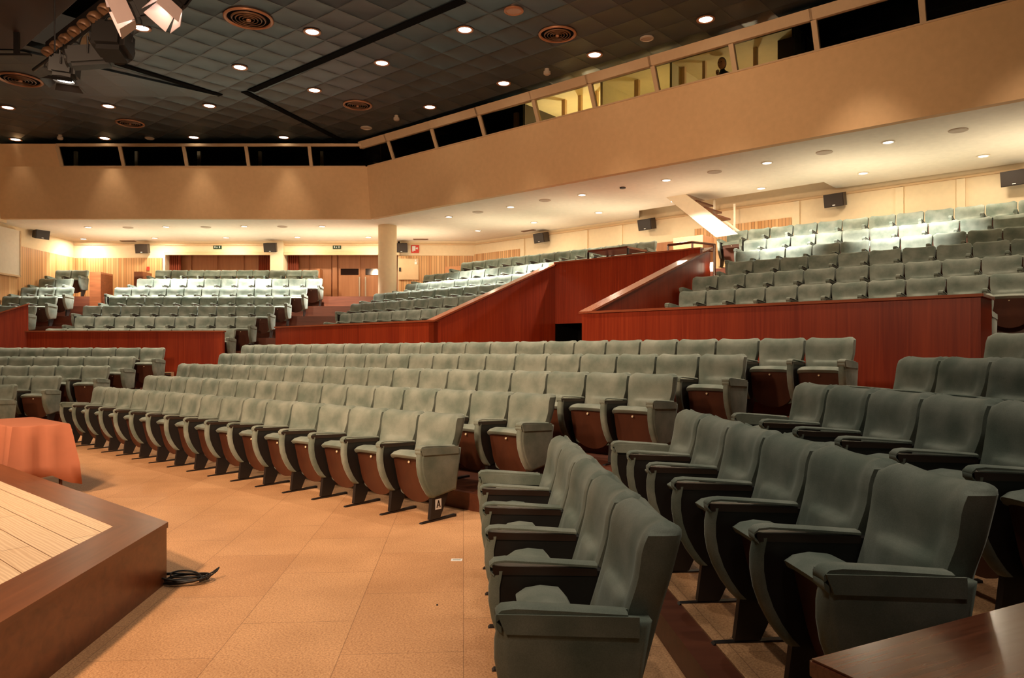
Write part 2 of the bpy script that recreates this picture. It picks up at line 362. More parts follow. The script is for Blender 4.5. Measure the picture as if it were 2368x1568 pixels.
Q2 = V2(Q1.x, Q1.y) + NB * 4.3
redwall('wall_tunnel_right', (Q1.x, Q1.y), (Q2.x, Q2.y), .5, 2.10, 3.60, th=.14, cap=.24)
# back wall of the vomitory with its dark passage
K0 = P2; K1 = V2(Q1.x, Q1.y) + NB * 3.85
kw = redwall('wall_tunnel_back', tuple(K0), tuple(K1), 2.14, 3.55)
rt = V2(*(K0 + EB * 1.25))
wall('wall_tunnel_back', tuple(rt), tuple(K1), 0, 2.14, M_MAHOG)
polyslab('wall_passage', [K0 + NB * .9, K1 + NB * .9, K1 + NB * 1.0, K0 + NB * 1.0], 0, 2.2, M_RECESS_SHADE)  # black sheets give the passage its darkness
polyslab('wall_passage', [K0 - EB * .05, K0, K0 + NB * .95, K0 + NB * .95 - EB * .05], 0, 2.2, M_RECESS_SHADE)
# ---- back walls under the balcony
ZS = 5.27
YW = 25.0
KX = V2(-1.26, 25.0); KR = V2(11.6, 13.55)
dR = (KR - KX).normalized()
wall('wall_left', (-15, 17), (-15, YW), 0, ZS + 2.2, M_CREAM, side=1)
wl = wall('trim_1', (-14.98, YW), (-14.98, 17), .9, HC + 218 / F * YW - .0, M_SLATS, .05, side=1)
def bx(px): return (px - CX) / F * YW
zW = HC + 218 / F * YW
wall('wall_back', (-15.1, YW), (bx(382), YW), 2.9, ZS, M_CREAM)
wall('trim_2', (-15, YW - .04), (bx(376), YW - .04), 2.9, zW, M_SLATS, .05)
wall('wall_back', (bx(628), YW - .15), (bx(658), YW - .15), 2.9, ZS, M_CREAM, .9)
zo = HC + 226 / F * YW
wall('wall_back', (bx(382), YW), (bx(925), YW), zo, ZS, M_CREAM)
for i, (a, b) in enumerate(((383, 627), (659, 925))):
    wall('trim_%d' % (3 + i * 2), (bx(a), YW - .06), (bx(b), YW - .06), HC + 247 / F * YW, HC + 250 / F * YW, M_FASCIA, .06)
    wall('trim_%d' % (4 + i * 2), (bx(a), YW - .10), (bx(b), YW - .10), zo - .02, zo + .08, M_FASCIA, .10)
wall('wall_back', (bx(920), YW), tuple(KX), 2.0, ZS, M_CREAM)
wall('trim_7', (bx(922), YW - .04), (KX.x, YW - .04), 2.9, HC + 223 / F * YW, M_SLATS, .05)
wall('wall_right', tuple(KX), tuple(KR), 3.0, ZS + .6, M_CREAM)
def rw(px, off=0):   # point of the right rear wall seen at pixel column px
    u = (px - CX) / F; t = (u * KX.y - KX.x) / (dR.x - u * dR.y); return KX + dR * t + V2(dR.y, -dR.x) * off
def rz_(px, py): return HC + (HY - py) / F * rw(px).y
a, b = rw(1099, .04), rw(1203, .04)
wall('trim_8', tuple(a), tuple(b), 3.0, rz_(1200, 576), M_SLATS, .05)
a, b = rw(1608, .04), rw(1830, .04)
wall('trim_9', tuple(a), tuple(b), 3.0, rz_(1830, 503), M_SLATS, .05)
a, b = rw(1520, .05), rw(1608, .05)
wall('trim_10', tuple(a), tuple(b), 3.0, rz_(1520, 563) , M_DOOR, .05)
# picture rail line along the top of the rear walls
for i, (p, q) in enumerate((((-14.95, YW - .05), (KX.x, YW - .05)), ((KX + V2(-.03, -.05)), tuple(rw(2368, .05))))):
    wall('trim_%d' % (11 + i), tuple(p), tuple(q), ZS - .13, ZS - .09, M_FASCIA, .05)
# pilasters and fabric panels on the right rear wall
pil = []
for k, px in enumerate((1205, 1350, 1430, 1835, 2072, 2213)):
    a = rw(px, .05); wall('trim_%d' % (13 + k), tuple(a), tuple(a + dR * .16), 3.3, ZS - .14, M_CREAM, .06)
# recessed door wall
YD = YW + .7
wall('wall_entrance', (bx(378), YD), (bx(930), YD), 2.9, ZS, M_DOOR)
wall('wall_entrance', (bx(382), YW + .1), (bx(382) - .01, YD), 2.9, zo, M_CREAM, .1)
polyslab('floor', [(bx(378), YW - .1), (bx(930), YW - .1), (bx(930), YD + .2), (bx(378), YD + .2)], 3.0, 3.245, M_STEP)
polyslab('ceiling', [(bx(378), YW), (bx(930), YW), (bx(930), YD + .2), (bx(378), YD + .2)], ZS, ZS + .1, M_SOFFIT)
def bxd(px, Y=YD): return (px - CX) / F * Y
zd = HC + 228 / F * YD
def panel(px0, px1, name='door_leaf'):
    bm = bmesh.new(); box(bm, bxd(px0) + .015, bxd(px1) - .015, YD - .05, YD, 3.245, zd)
    return bm
dn = 1
for (p0, p1) in ((417, 445), (447, 505), (511, 566), (568, 602), (690, 716), (719, 768)):
    d = finish('door_%d' % dn, panel(p0, p1), M_DOOR); struct(d); dn += 1
for (p0, p1, wx0, wx1, hx) in ((783, 834, 789, 834 - 1, 833), (841, 890, 846, 885, 847)):
    d = finish('door_%d' % dn, panel(p0, p1), M_DOOR); struct(d); dn += 1
    bm = bmesh.new(); box(bm, bxd(wx0), bxd(min(wx1, p1 - 4)), YD - .07, YD - .045, HC + 179 / F * YD, HC + 193 / F * YD); finish('window_strip', bm, plain('dark_gloss_glass', (.02, .01, .008), .05) if 'dark_gloss_glass' not in MATS else MATS['dark_gloss_glass'], d)
    bm = bmesh.new(); tube(bm, [(bxd(hx), YD - .12, 3.3), (bxd(hx), YD - .12, HC + 174 / F * YD)], .028, 8)
    for zz in (3.45, 3.95): tube(bm, [(bxd(hx), YD - .12, zz), (bxd(hx), YD - .04, zz)], .012, 6)
    finish('handle', bm, M_METAL, d)
# entrance post between door sets
bm = bmesh.new(); box(bm, bxd(771), bxd(781), YD - .12, YD, 3.245, zd); struct(finish('trim_20', bm, M_DOOR))
bm = bmesh.new(); box(bm, bxd(738, 24.9), bxd(745, 24.9), 24.6, 25.0, 3.245, HC + 191 / F * 24.9); box(bm, bxd(700, 24.9), bxd(738, 24.9), 24.95, 25.0, 3.245, HC + 186 / F * 24.9); struct(finish('trim_21', bm, M_DOOR))
# curtains
def curtain(px0, px1, label):
    bm = bmesh.new(); n = 26; x0, x1 = bxd(px0, YW + .35), bxd(px1, YW + .35); f, bk = [], []
    for i in range(n + 1):
        x = x0 + (x1 - x0) * i / n; y = YW + .35 + .05 * math.sin(i * 1.55); f.append((x, y)); bk.append((x, y + .02))
    prism(bm, f + bk[::-1], 3.26, zo + .12)
    tag(finish('curtain', bm, M_CURTAIN, smooth=False), label, 'curtain', 'curtains at the entrance doors')
curtain(385, 417, 'rust curtain hanging at left end of left entrance opening')
curtain(598, 627, 'rust curtain hanging against left side of cream pier')
curtain(659, 690, 'rust curtain hanging against right side of cream pier')
# column
bm = bmesh.new(); cpos = at_z(896, 522, ZS); lathe(bm, [(.275, 2.2), (.275, ZS)], 40, Matrix.Translation((cpos.x, cpos.y, 0)))
tag(finish('column', bm, M_CREAM, smooth=True), 'round cream column under the balcony corner', 'column')
# half-height wooden ends by the rear wall
def woodblock(px0, px1, py, Y, z0, label, dep=.7, wx=None):
    bm = bmesh.new(); box(bm, xA(px0, Y), xA(px1, Y), Y, Y + dep, z0, HC + (HY - py) / F * Y)
    tag(finish('wooden_screen', bm, M_STAGE), label, 'partition')
woodblock(207, 233, 629, 23.0, 2.88, 'orange wood partition end beside far left seats')
woodblock(310, 330, 628, 24.2, 3.24, 'dark wood partition behind top left corner of left upper block', .6)
bm = bmesh.new(); q = at_n(1030, 617, NB, 16.75); prism(bm, [(q.x, q.y), (q.x + .7, q.y - .35), (q.x + .9, q.y - .1), (q.x + .2, q.y + .25)], 3.37, q.z)
tag(finish('wooden_screen', bm, M_DOOR), 'wood partition behind top row of middle upper block', 'partition')
# ---- balcony
BC0 = at_z(857, 504, ZS); BR0 = at_z(2368, 224, ZS)
dF = (V2(BR0.x, BR0.y) - V2(BC0.x, BC0.y)).normalized(); nF = V2(dF.y, -dF.x)     # nF points to the stage
ZT = HC + 433 / F * 20.32
BT0 = V2(BC0.x, BC0.y) + V2(-.068, -.18)
far = 13.0
def face(name, p0, p1, q0, q1, z0, z1, mat, th=.15, back=None):
    bm = bmesh.new(); b = back
    hexa(bm, ((p0.x, p0.y, z0), (p1.x, p1.y, z0), (p1.x + b.x, p1.y + b.y, z0), (p0.x + b.x, p0.y + b.y, z0)), ((q0.x, q0.y, z1), (q1.x, q1.y, z1), (q1.x + b.x, q1.y + b.y, z1), (q0.x + b.x, q0.y + b.y, z1)))
    return struct(finish(name, bm, mat))
c0 = V2(BC0.x, BC0.y); backA = V2(0, .15); backF = nF * -.15
LFT = -14.45
face('wall_balcony_left', V2(LFT, c0.y), c0, V2(LFT, BT0.y), BT0, ZS - .02, ZT, M_FACE, back=backA)
face('wall_balcony_right', c0, c0 + dF * 21, BT0, BT0 + dF * 21, ZS - .02, ZT, M_FACE, back=backF)
polyslab('wall_proscenium', [(-15.1, 18.6), (LFT, 18.6), (LFT, 20.9), (-15.1, 20.9)], ZS - .1, 7.4, M_CREAM)
# soffit in pieces, leaving the stair opening
ceB = V2(BC0.x, BC0.y)
H0, H1 = at_z(1478, 487, ZS), at_z(1905, 421, ZS)
h0 = V2(H0.x, H0.y); h1 = V2(H1.x, H1.y)
tb = rw(1478); te = rw(1925)
sA = .0
polyslab('ceiling', [(-15.1, c0.y + .02), (c0.x, c0.y + .02), (KX.x, KX.y + .1), (-15.1, YW + .1)], ZS, ZS + .15, M_SOFFIT)
polyslab('ceiling', [c0, c0 + dF * (h0 - c0).dot(dF), h0, tb, (KX.x, KX.y + .1)], ZS, ZS + .15, M_SOFFIT)
e1 = c0 + dF * (h1 - c0).dot(dF)
polyslab('ceiling', [c0 + dF * (h0 - c0).dot(dF), e1, h1, h0], ZS, ZS + .15, M_SOFFIT)
te = h1 + V2(.55, .62)
polyslab('ceiling', [e1, c0 + dF * 21, rw(3000), te, h1], ZS, ZS + .15, M_SOFFIT)
# shaft above the stair opening
zU = ZS + .15
polyslab('wall_stairwell', [h0, h1, h1 + nF * .08, h0 + nF * .08], zU, 7.0, M_SOFFIT)
polyslab('wall_stairwell', [h0 + V2(-.05, 0), h0 , tb, tb + V2(-.05, 0)], ZS + .01, 7.0, M_SOFFIT)
polyslab('wall_stairwell', [rw(1470, -.15), rw(2000, -.15), rw(2000, -.25), rw(1470, -.25)], ZS, 7.0, M_CREAM)
polyslab('ceiling', [h0 + nF * .1 + dF * -.3, h1 + nF * .1 + dF * 1.5, rw(2050, -.3), rw(1450, -.3)], 6.9, 7.0, M_SOFFIT)
# ---- control booths behind the balcony front
ZH = HC + 480 / F * 20.1        # top of the glass band
lean = .22
def fl(px, z_off=0):            # row coordinate along the right balcony front for a pixel column at the sill
    u = (px - CX) / F; t = (u * BT0.y - BT0.x) / (dF.x - u * dF.y); return t
def band_pt(kind, s, k, depth=0):
    """point on the leaning glass band: s along, k 0..1 from sill to head"""
    z = ZT + (ZH - ZT) * k
    if kind == 'A': return Vector((s, BT0.y - lean * k + depth, z))
    q = BT0 + dF * s + nF * (lean * k - depth); return Vector((q.x, q.y, z))
def bar(bm, kind, s0, s1, k0, k1, t=.07, d0=0.0):
    b4 = (band_pt(kind, s0, k0, d0), band_pt(kind, s1, k0, d0), band_pt(kind, s1, k0, d0 + t), band_pt(kind, s0, k0, d0 + t))
    t4 = (band_pt(kind, s0, k1, d0), band_pt(kind, s1, k1, d0), band_pt(kind, s1, k1, d0 + t), band_pt(kind, s0, k1, d0 + t))
    hexa(bm, b4, t4)
xs = lambda px: (px - CX) / F * BT0.y
wn = 1
Amul = [143, 286, 432, 575, 720]
Bmul = [910, 1010, 1120, 1245, 1375, 1520, 1700, 1890, 2135, 2420]
cornA = BT0.x - .04
for i in range(5):
    s0 = xs(Amul[i]); s1 = xs(Amul[i + 1]) if i < 4 else cornA
    bm = bmesh.new(); bar(bm, 'A', s0 - .045, s0 + .045, 0, 1.0, .09, -.01); bar(bm, 'A', s0, s1, -.03, .03, .07, -.02); bar(bm, 'A', s0, s1, 1.0, 1.13, .10, -.03)
    o = struct(finish('window_%d' % wn, bm, M_FRAME)); wn += 1
    bm = bmesh.new(); bar(bm, 'A', s0 + .05, s1 - .05, .02, 1.0, .01, .03); finish('pane', bm, M_GLASS, o)
    bm = bmesh.new(); box(bm, s0 + .18, s0 + .26, BT0.y + .25, BT0.y + .33, ZT, ZH); finish('inner_post', bm, M_FRAME, o)
bs = [0.04] + [fl(p) for p in Bmul]
for i in range(len(bs) - 1):
    s0, s1 = bs[i], bs[i + 1]
    bm = bmesh.new(); bar(bm, 'B', s0, s1, -.03, .02, .07, -.02); bar(bm, 'B', s0 - .05, s1, .90, 1.24, .10, -.04)
    bar(bm, 'B', s1 - .045, s1 + .045, 0, 1.0, .09, -.01)
    o = struct(finish('window_%d' % wn, bm, M_FRAME)); wn += 1
    bm = bmesh.new(); bar(bm, 'B', s0 + .05, s1 - .05, .02, 1.0, .01, .03); finish('pane', bm, M_GLASS, o)
# solid wall left of the windows
bm = bmesh.new(); bar(bm, 'A', LFT, xs(143), 0, 1.13, .1); struct(finish('wall_balcony_left', bm, M_FACE))
# booth interiors
def booth(s0, s1, dep, mat, light, col=(1, .82, .5), fl_=True):
    q0, q1 = BT0 + dF * s0 - nF * .25, BT0 + dF * s1 - nF * .25; r0, r1 = BT0 + dF * s0 - nF * dep, BT0 + dF * s1 - nF * dep
    def pw(a, b, th=.06):
        d = (b - a).normalized(); n = V2(-d.y, d.x) * th; polyslab('wall_booth', [a, b, b + n, a + n], ZS + .2, 7.42, mat)
    pw(r0, r1); pw(q0, r0, .04); pw(q1, r1, -.04)
    if light: 
        polyslab('ceiling', [q0, q1, r1, r0], 7.29, 7.34, mat)
        m = BT0 + dF * (s0 + s1) / 2 - nF * (dep * .6); point('booth_lamp', (m.x, m.y, 6.3), light, col, .03)
polyslab('wall_booth', [(-15, BT0.y + 2.2), (BT0.x + 1.0, BT0.y + 2.2), (BT0.x + 1, BT0.y + 2.3), (-15, BT0.y + 2.3)], ZS + .2, 7.42, M_BOOTHSHADE)
booth(.3, fl(1195), 2.0, M_BOOTHSHADE, 0)
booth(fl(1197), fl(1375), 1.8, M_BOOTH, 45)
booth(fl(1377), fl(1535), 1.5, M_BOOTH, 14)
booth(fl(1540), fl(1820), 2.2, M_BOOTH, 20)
booth(fl(1825), fl(2600), 2.2, M_BOOTHSHADE, 0)
def bpost(px, w_, mat=None, d=.6, z1=None):
    s = fl(px); q = BT0 + dF * s - nF * d; a = q + dF * w_; n = nF * -.08
    return [q, a, a + n, q + n]
for k, (px, w_, m_) in enumerate(((1150, .12, M_FRAME), (1262, .10, M_FRAME), (1300, .08, M_FRAME), (1340, .05, M_FRAME), (1432, .10, M_FRAME), (1543, .07, M_FRAME), (1592, .06, M_FRAME), (1712, .07, M_FRAME), (1770, .5, M_BOOTHSHADE))):
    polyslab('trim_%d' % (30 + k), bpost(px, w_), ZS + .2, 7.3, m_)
polyslab('trim_40', [BT0 + dF * fl(1545) - nF * 2.0, BT0 + dF * fl(1815) - nF * 2.0, BT0 + dF * fl(1815) - nF * 2.05, BT0 + dF * fl(1545) - nF * 2.05], ZS + .2, 7.02, M_DOOR)
# ---- dark ceiling, in four slabs around the lighting slot
ZC = HC + 5.9
g0, g1 = at_z(60, 105, ZC), at_z(125, 118, ZC)
pf = lambda v: V2(v.x, v.y).dot(NB); af = lambda v: V2(v.x, v.y).dot(EB)
hp0, hp1, ha0, ha1 = pf(g0), pf(g0) + .95, af(g0), af(g0) + 9.0
def cslab(p0, p1, a0, a1, mat=M_CEIL_B):
    polyslab('ceiling', [pb(p0, a0), pb(p0, a1), pb(p1, a1), pb(p1, a0)], ZC, ZC + .12, mat)
cslab(-9, hp0, -26, 16); cslab(hp1, 19.5, -26, 16); cslab(hp0, hp1, ha1, 16); cslab(hp0, hp1, -26, ha0)
polyslab('ceiling', [pb(hp0 - .2, ha0 - .2), pb(hp0 - .2, ha1 + .2), pb(hp1 + .2, ha1 + .2), pb(hp1 + .2, ha0 - .2)], ZC + .9, ZC + 1.0, M_RECESS_SHADE)
for p in (hp0 - .06, hp1):
    polyslab('trim_41', [pb(p, ha0), pb(p, ha1), pb(p + .06, ha1), pb(p + .06, ha0)], ZC + .1, ZC + .9, M_FRAME)
# flat black strips painting the shade of recessed slots between ceiling panels
def slot(px, py, qx, qy, w_=.14, n=50):
    a, b = at_z(px, py, ZC), at_z(qx, qy, ZC); d = (V2(b.x, b.y) - V2(a.x, a.y)).normalized(); nn = V2(-d.y, d.x) * w_
    polyslab('trim_%d' % n, [V2(a.x, a.y), V2(b.x, b.y), V2(b.x, b.y) + nn, V2(a.x, a.y) + nn], ZC - .02, ZC + .01, M_RECESS_SHADE)
slot(118, 95, 515, 218, .17, 50); slot(572, 207, 1062, -4, .17, 51); slot(572, 210, 800, 325, .17, 52)
# slightly lower front edge of the left ceiling panel
e0, e1_ = at_z(-60, 231, ZC - .03), at_z(505, 222, ZC - .03)
polyslab('ceiling', [(e0.x - 4, 14.2), (at_z(100, 150, ZC).x, 14.2), (e1_.x, e1_.y), (e0.x, e0.y), (e0.x - 4, e0.y)], ZC - .03, ZC - .002, M_CEIL_A)
# dark plain stage ceiling in the corner
polyslab('ceiling', [pb(hp0 - 6, -26), pb(hp0 - 6, ha0 + 7), pb(hp0 - .05, ha0 + 7), pb(hp0 - .05, ha0 - .1), pb(hp0 - 1.2, ha0 - 1.3), pb(hp0 - 6, -20)], ZC - .06, ZC - .005, plain('brown_stage_ceiling', (.045, .022, .016), .6))
# ================================================================== LIGHT FITTINGS
def downlight(px, py, z, kind, label, group, power, col, lens, r=.13, size=105, aim=(0, 0)):
    q = at_z(px, py, z)
    o = empty(kind, label, 'light', (q.x, q.y, z), 0, group)
    bm = bmesh.new(); seg = 24
    prof = [(r * .92, 0), (r * 1.15, -.006), (r * 1.15, -.018), (r * .9, -.018), (r * .82, -.004)]
    vv = [[bm.verts.new((rr * math.cos(2 * PI * k / seg), rr * math.sin(2 * PI * k / seg), zz)) for k in range(seg)] for rr, zz in prof]
    for a, b in zip(vv, vv[1:]):
        for i in range(seg): bm.faces.new((a[i], a[(i + 1) % seg], b[(i + 1) % seg], b[i]))
    finish('trim_ring', bm, M_RING if lens is M_LAMP else M_SOFFIT, o, smooth=True)
    bm = bmesh.new(); lathe(bm, [(r * .84, -.004), (r * .8, -.010), (r * .3, -.013)], 24); finish('lens', bm, lens, o, smooth=True)
    if power and size < 140:
        spot('downlight_beam', (q.x, q.y, z - .05), (q.x + aim[0], q.y + aim[1], 0), power, col, size, .7, .07)
    elif power:
        l = area('downlight_glow', (q.x, q.y, z - .03), (q.x, q.y, 0), power, col, .2, .2); l.data.shape = 'DISK'; l.data.size = .2
    return o
ords = ['first', 'second', 'third', 'fourth', 'fifth', 'sixth', 'seventh', 'eighth', 'ninth', 'tenth', 'eleventh', 'twelfth', 'thirteenth', 'fourteenth', 'fifteenth', 'sixteenth', 'seventeenth', 'eighteenth', 'nineteenth', 'twentieth', 'twenty-first', 'twenty-second', 'twenty-third', 'twenty-fourth']
rowsC = [
 ([(36, 322), (242, 319), (448, 317), (656, 317)], 'in the row nearest the left balcony windows'),
 ([(18, 248), (251, 245), (484, 244)], 'in the second row from the left balcony windows'),
 ([(-5, 213), (260, 208)], 'in the third row from the left balcony windows'),
 ([(994, 247), (1165, 192), (1375, 126), (1632, 44)], 'in the row nearest the right balcony windows'),
 ([(727, 208), (883, 145), (1075, 68)], 'in the second row from the right balcony windows'),
 ([(555, 155), (722, 73)], 'in the third row from the right balcony windows'),
 ([(328, 64)], 'just behind the lit stage lanterns'),
]
for pts, wh in rowsC:
    for i, (px, py) in enumerate(pts):
        lab = ('lit ceiling downlight ' + wh) if len(pts) == 1 else ('lit ceiling downlight, %s from left %s' % (ords[i], wh))
        downlight(px, py, ZC, 'downlight', lab, 'lit downlights in the dark ceiling', P_CEIL * (.13 if 'nearest the left' in wh else .3 if 'nearest' in wh else 1), COL_CEIL, M_LAMP, .14, 66 if 'nearest' in wh else 78)
for xy in ((-1.6, 5.6), (.8, 6.6), (3.4, 6.2), (-.9, 2.8), (1.7, 2.2), (4.2, 2.6), (.4, -.6)):
    spot('downlight_beam', (*xy, ZC - .05), (*xy, 0), P_CEIL * (.46 if xy[0] < 0 else .33), (1, .86, .70), 80, .8, .08)  # unseen downlights added as fill over the near right seats
# the same ceiling rows go on over the front of the hall, above the picture frame
for (px, py, n_, k_) in ((1632, 44, 4, .8), (1075, 68, 4, .8), (722, 73, 3, .8)):
    q = at_z(px, py, ZC)
    for i in range(1, n_ + 1):
        a = V2(q.x, q.y) + EB * 2.35 * i; spot('downlight_beam', (a.x, a.y, ZC - .05), (a.x, a.y, 0), P_CEIL * k_, COL_CEIL, 74, .7, .08)
for (px, py, r, lab) in ((575, 42, .42, 'large round bronze air grille in ceiling left of the long diagonal slot'), (1289, 78, .35, 'large round bronze air grille near right balcony windows'), (827, 242, .34, 'round bronze air grille near the balcony corner'), (301, 284, .34, 'round bronze air grille near left balcony windows'), (47, 180, .42, 'round bronze air grille left of the hanging stage lantern')):
    q = at_z(px, py, ZC); o = empty('air_grille', lab, 'vent', (q.x, q.y, ZC - (.034 if px == 47 else .002)), 0, 'round air grilles in the dark ceiling')
    bm = bmesh.new()
    vv = []
    for rr, zz in ((r, 0), (r * 1.02, -.02), (r * .93, -.035), (r * .88, -.02), (r * .86, -.004)):
        vv.append([bm.verts.new((rr * math.cos(2 * PI * k / 32), rr * math.sin(2 * PI * k / 32), zz)) for k in range(32)])
    for a, b in zip(vv, vv[1:]):
        for i in range(32): bm.faces.new((a[i], a[(i + 1) % 32], b[(i + 1) % 32], b[i]))
    finish('rim', bm, M_RING, o, smooth=True)
    bm = bmesh.new()
    for rr in (.72, .56, .40, .25):
        vv = []
        for q_, zz in ((rr, -.012), (rr * .93, -.04), (rr * .9, -.035), (rr * .96, -.008)):
            vv.append([bm.verts.new((r * q_ * math.cos(2 * PI * k / 32), r * q_ * math.sin(2 * PI * k / 32), zz)) for k in range(32)])
        vv.append(vv[0])
        for a, b in zip(vv, vv[1:]):
            for i in range(32): bm.faces.new((a[i], a[(i + 1) % 32], b[(i + 1) % 32], b[i]))
    finish('vanes', bm, M_GRILLE, o, smooth=True)
    bm = bmesh.new(); lathe(bm, [(r * .1, -.005), (r * .1, -.05), (r * .06, -.055)], 16); finish('hub', bm, M_RING, o, smooth=True)
    bm = bmesh.new(); lathe(bm, [(r * .86, -.002), (r * .85, -.004)], 32); finish('backing', bm, M_RECESS_SHADE, o)
for (px, py, r, lab) in ((1188, 24, .17, 'small round copper ceiling speaker above the middle of the dark ceiling'), (1496, 88, .13, 'small pale ceiling disc between two downlights near right balcony windows'), (847, 295, .15, 'small pale ceiling disc beside the balcony corner slot'), (346, 319, .12, 'small pale ceiling disc above the left balcony windows'), (125, 211, .14, 'small pale ceiling disc below the hanging lantern')):
    q = at_z(px, py, ZC); bm = bmesh.new(); lathe(bm, [(r, 0), (r, -.02), (r * .8, -.03), (r * .75, -.018), (r * .2, -.02)], 24)
    o = finish('ceiling_disc', bm, M_RING if px == 1188 else M_DISC, None, (q.x, q.y, ZC), smooth=False); tag(o, lab, 'speaker')
for (px, py, lab) in ((1265, 165, 'small smoke detector hanging near middle of right balcony windows'), (917, 273, 'small smoke detector hanging near the balcony corner'), (139, 318, 'small smoke detector above the first left balcony window')):
    q = at_z(px, py - 6, ZC); bm = bmesh.new(); lathe(bm, [(.05, 0), (.05, -.05), (.075, -.06), (.075, -.11), (.045, -.13)], 20)
    tag(finish('smoke_detector', bm, M_DISC, None, (q.x, q.y, ZC), smooth=False), lab, 'detector', 'smoke detectors on the dark ceiling')
rowsS = [
 ([(204, 525), (384, 524), (565, 523), (745, 523)], 'front row under the left balcony'),
 ([(193, 552), (358, 550), (523, 549), (688, 548), (852, 548)], 'rear row under the left balcony'),
 ([(1038, 501), (1181, 478), (1346, 450), (1541, 416), (1774, 376), (2054, 328)], 'front row under the right balcony'),
 ([(1105, 533), (1235, 514), (1385, 491), (1559, 465), (1760, 435), (1996, 400), (2274, 360)], 'rear row under the right balcony'),
]
for ri, (pts, wh) in enumerate(rowsS):
    for i, (px, py) in enumerate(pts):
        downlight(px, py, ZS, 'downlight', 'white recessed downlight, %s from left in %s' % (ords[i], wh), 'lit downlights in the cream soffit', (.75 if ri == 2 and i > 2 else 1) * P_SOFF * (.035 if ri == 1 else .022 if ri == 3 else 1.0), (1, .84, .62) if ri in (1, 3) else COL_SOFF, M_LAMP2, .10, 150 if ri in (1, 3) else (70 if ri == 2 and i > 2 else 102), tuple(NB * 4.6) if ri == 2 and i > 2 else (0, 0))
for i, (px, py) in enumerate([(296, 526), (476, 525), (653, 524), (1105, 490), (1260, 463), (1652, 397), (1906, 352), (2216, 301)]):
    q = at_z(px, py, ZS); bm = bmesh.new(); lathe(bm, [(.15, 0), (.15, -.012), (.12, -.02), (.02, -.012)], 24)
    nm = ['first from left under left balcony', 'second from left under left balcony', 'third from left under left balcony', 'first from left under right balcony', 'second from left under right balcony', 'third from left under right balcony', 'fourth from left under right balcony', 'rightmost under right balcony'][i]
    tag(finish('ceiling_disc', bm, M_DISC, None, (q.x, q.y, ZS)), 'round grey soffit loudspeaker disc, ' + nm, 'speaker', 'round discs in the cream soffit')
q = at_z(1440, 433, ZS); bm = bmesh.new(); lathe(bm, [(.07, 0), (.07, -.03), (.03, -.04)], 16); tag(finish('ceiling_disc', bm, M_IRON, None, (q.x, q.y, ZS)), 'tiny black sensor in the cream soffit before the stair opening', 'sensor')
for px, py, lab in ((296, 557, 'left of the entrance opening'), (973, 553, 'right of the column'), (1222, 533, 'left of the second wall speaker')):
    q = at_z(px, py, ZS); bm = bmesh.new(); box(bm, -.25, .25, -.07, .07, -.015, 0)
    for k in range(4): box(bm, -.23, .23, -.055 + k * .03, -.045 + k * .03, -.022, -.012)
    tag(finish('air_slot', bm, M_GRILLE, None, (q.x, q.y, ZS), 0 if px < 1000 else math.radians(-41)), 'narrow bronze air slot in cream soffit ' + lab, 'vent')
# added warm fill lights that brighten the soffit, with no fittings
for c_ in ((-12.5, 23.3), (-9.3, 23.3), (-6.0, 23.3), (-3.2, 23.2)) + tuple(tuple(pb(16.0, a)) for a in (-14, -10.8, -7.6, -4.4, -1.2, 2.0, 5.2)):
    area('soffit_fill', (*c_, 3.95), (*c_, 9), 36, (1, .86, .62), 2.6, 1.6)
# lamp grazing the far left corner wall
spot('wall_washer', (-14.3, 23.7, 5.2), (-14.95, 24.3, 3.6), 90, (1, .9, .7), 75, .5, .05)
# ---- wall speakers
def speaker(px, py, base, rz, label, w_=.42, h_=.30, d_=.28):
    o = empty('wall_speaker', label, 'speaker', base, rz, 'black loudspeakers on the rear walls')
    T = Matrix.Rotation(math.radians(12), 4, 'X')
    bm = bmesh.new()
    hexa(bm, [T @ Vector(p) for p in ((-w_ / 2, -d_, -h_ / 2), (w_ / 2, -d_, -h_ / 2), (w_ * .38, 0, -h_ / 2), (-w_ * .38, 0, -h_ / 2))], [T @ Vector(p) for p in ((-w_ / 2, -d_, h_ / 2), (w_ / 2, -d_, h_ / 2), (w_ * .38, 0, h_ / 2), (-w_ * .38, 0, h_ / 2))])
    finish('cabinet', bm, M_SPK, o)
    bm = bmesh.new(); box(bm, -w_ * .46, w_ * .46, -d_ - .012, -d_, -h_ * .45, h_ * .45, T); finish('grille', bm, M_SPK, o)
    bm = bmesh.new(); box(bm, -.03, .03, -d_ - .016, -d_ - .011, -h_ * .4, -h_ * .34, T); finish('badge', bm, M_WHITE, o)
    bm = bmesh.new(); box(bm, -.04, .04, -.06, .12, -.05, .05); finish('bracket', bm, M_IRON, o)
aR = math.atan2(dR.y, dR.x)
for px, py, lab in ((340, 573, 'black wall speaker above slats left of the entrance opening'), (636, 572, 'black wall speaker on the cream pier between the openings'), (932, 571, 'black wall speaker half hidden behind the column')):
    speaker(px, py, (bx(px), YW - (.27 if px == 636 else .12), HC + (HY - py) / F * (YW - .25)), 0, lab)
speaker(52, 540, (-14.86, 22.9, HC + (HY - 538) / F * 22.8), math.radians(62), 'black wall speaker on the left wall above the slats')
for px, py, lab in ((1266, 547, 'black wall speaker right of the slatted corner'), (1510, 516, 'black wall speaker left of the stair'), (1944, 459, 'black wall speaker above top row right of the stair'), (2356, 407, 'black wall speaker cut by the right edge')):
    q = rw(px, .12); speaker(px, py, (q.x, q.y, HC + (HY - py) / F * (q.y - .1)), aR - .12, lab, .46)
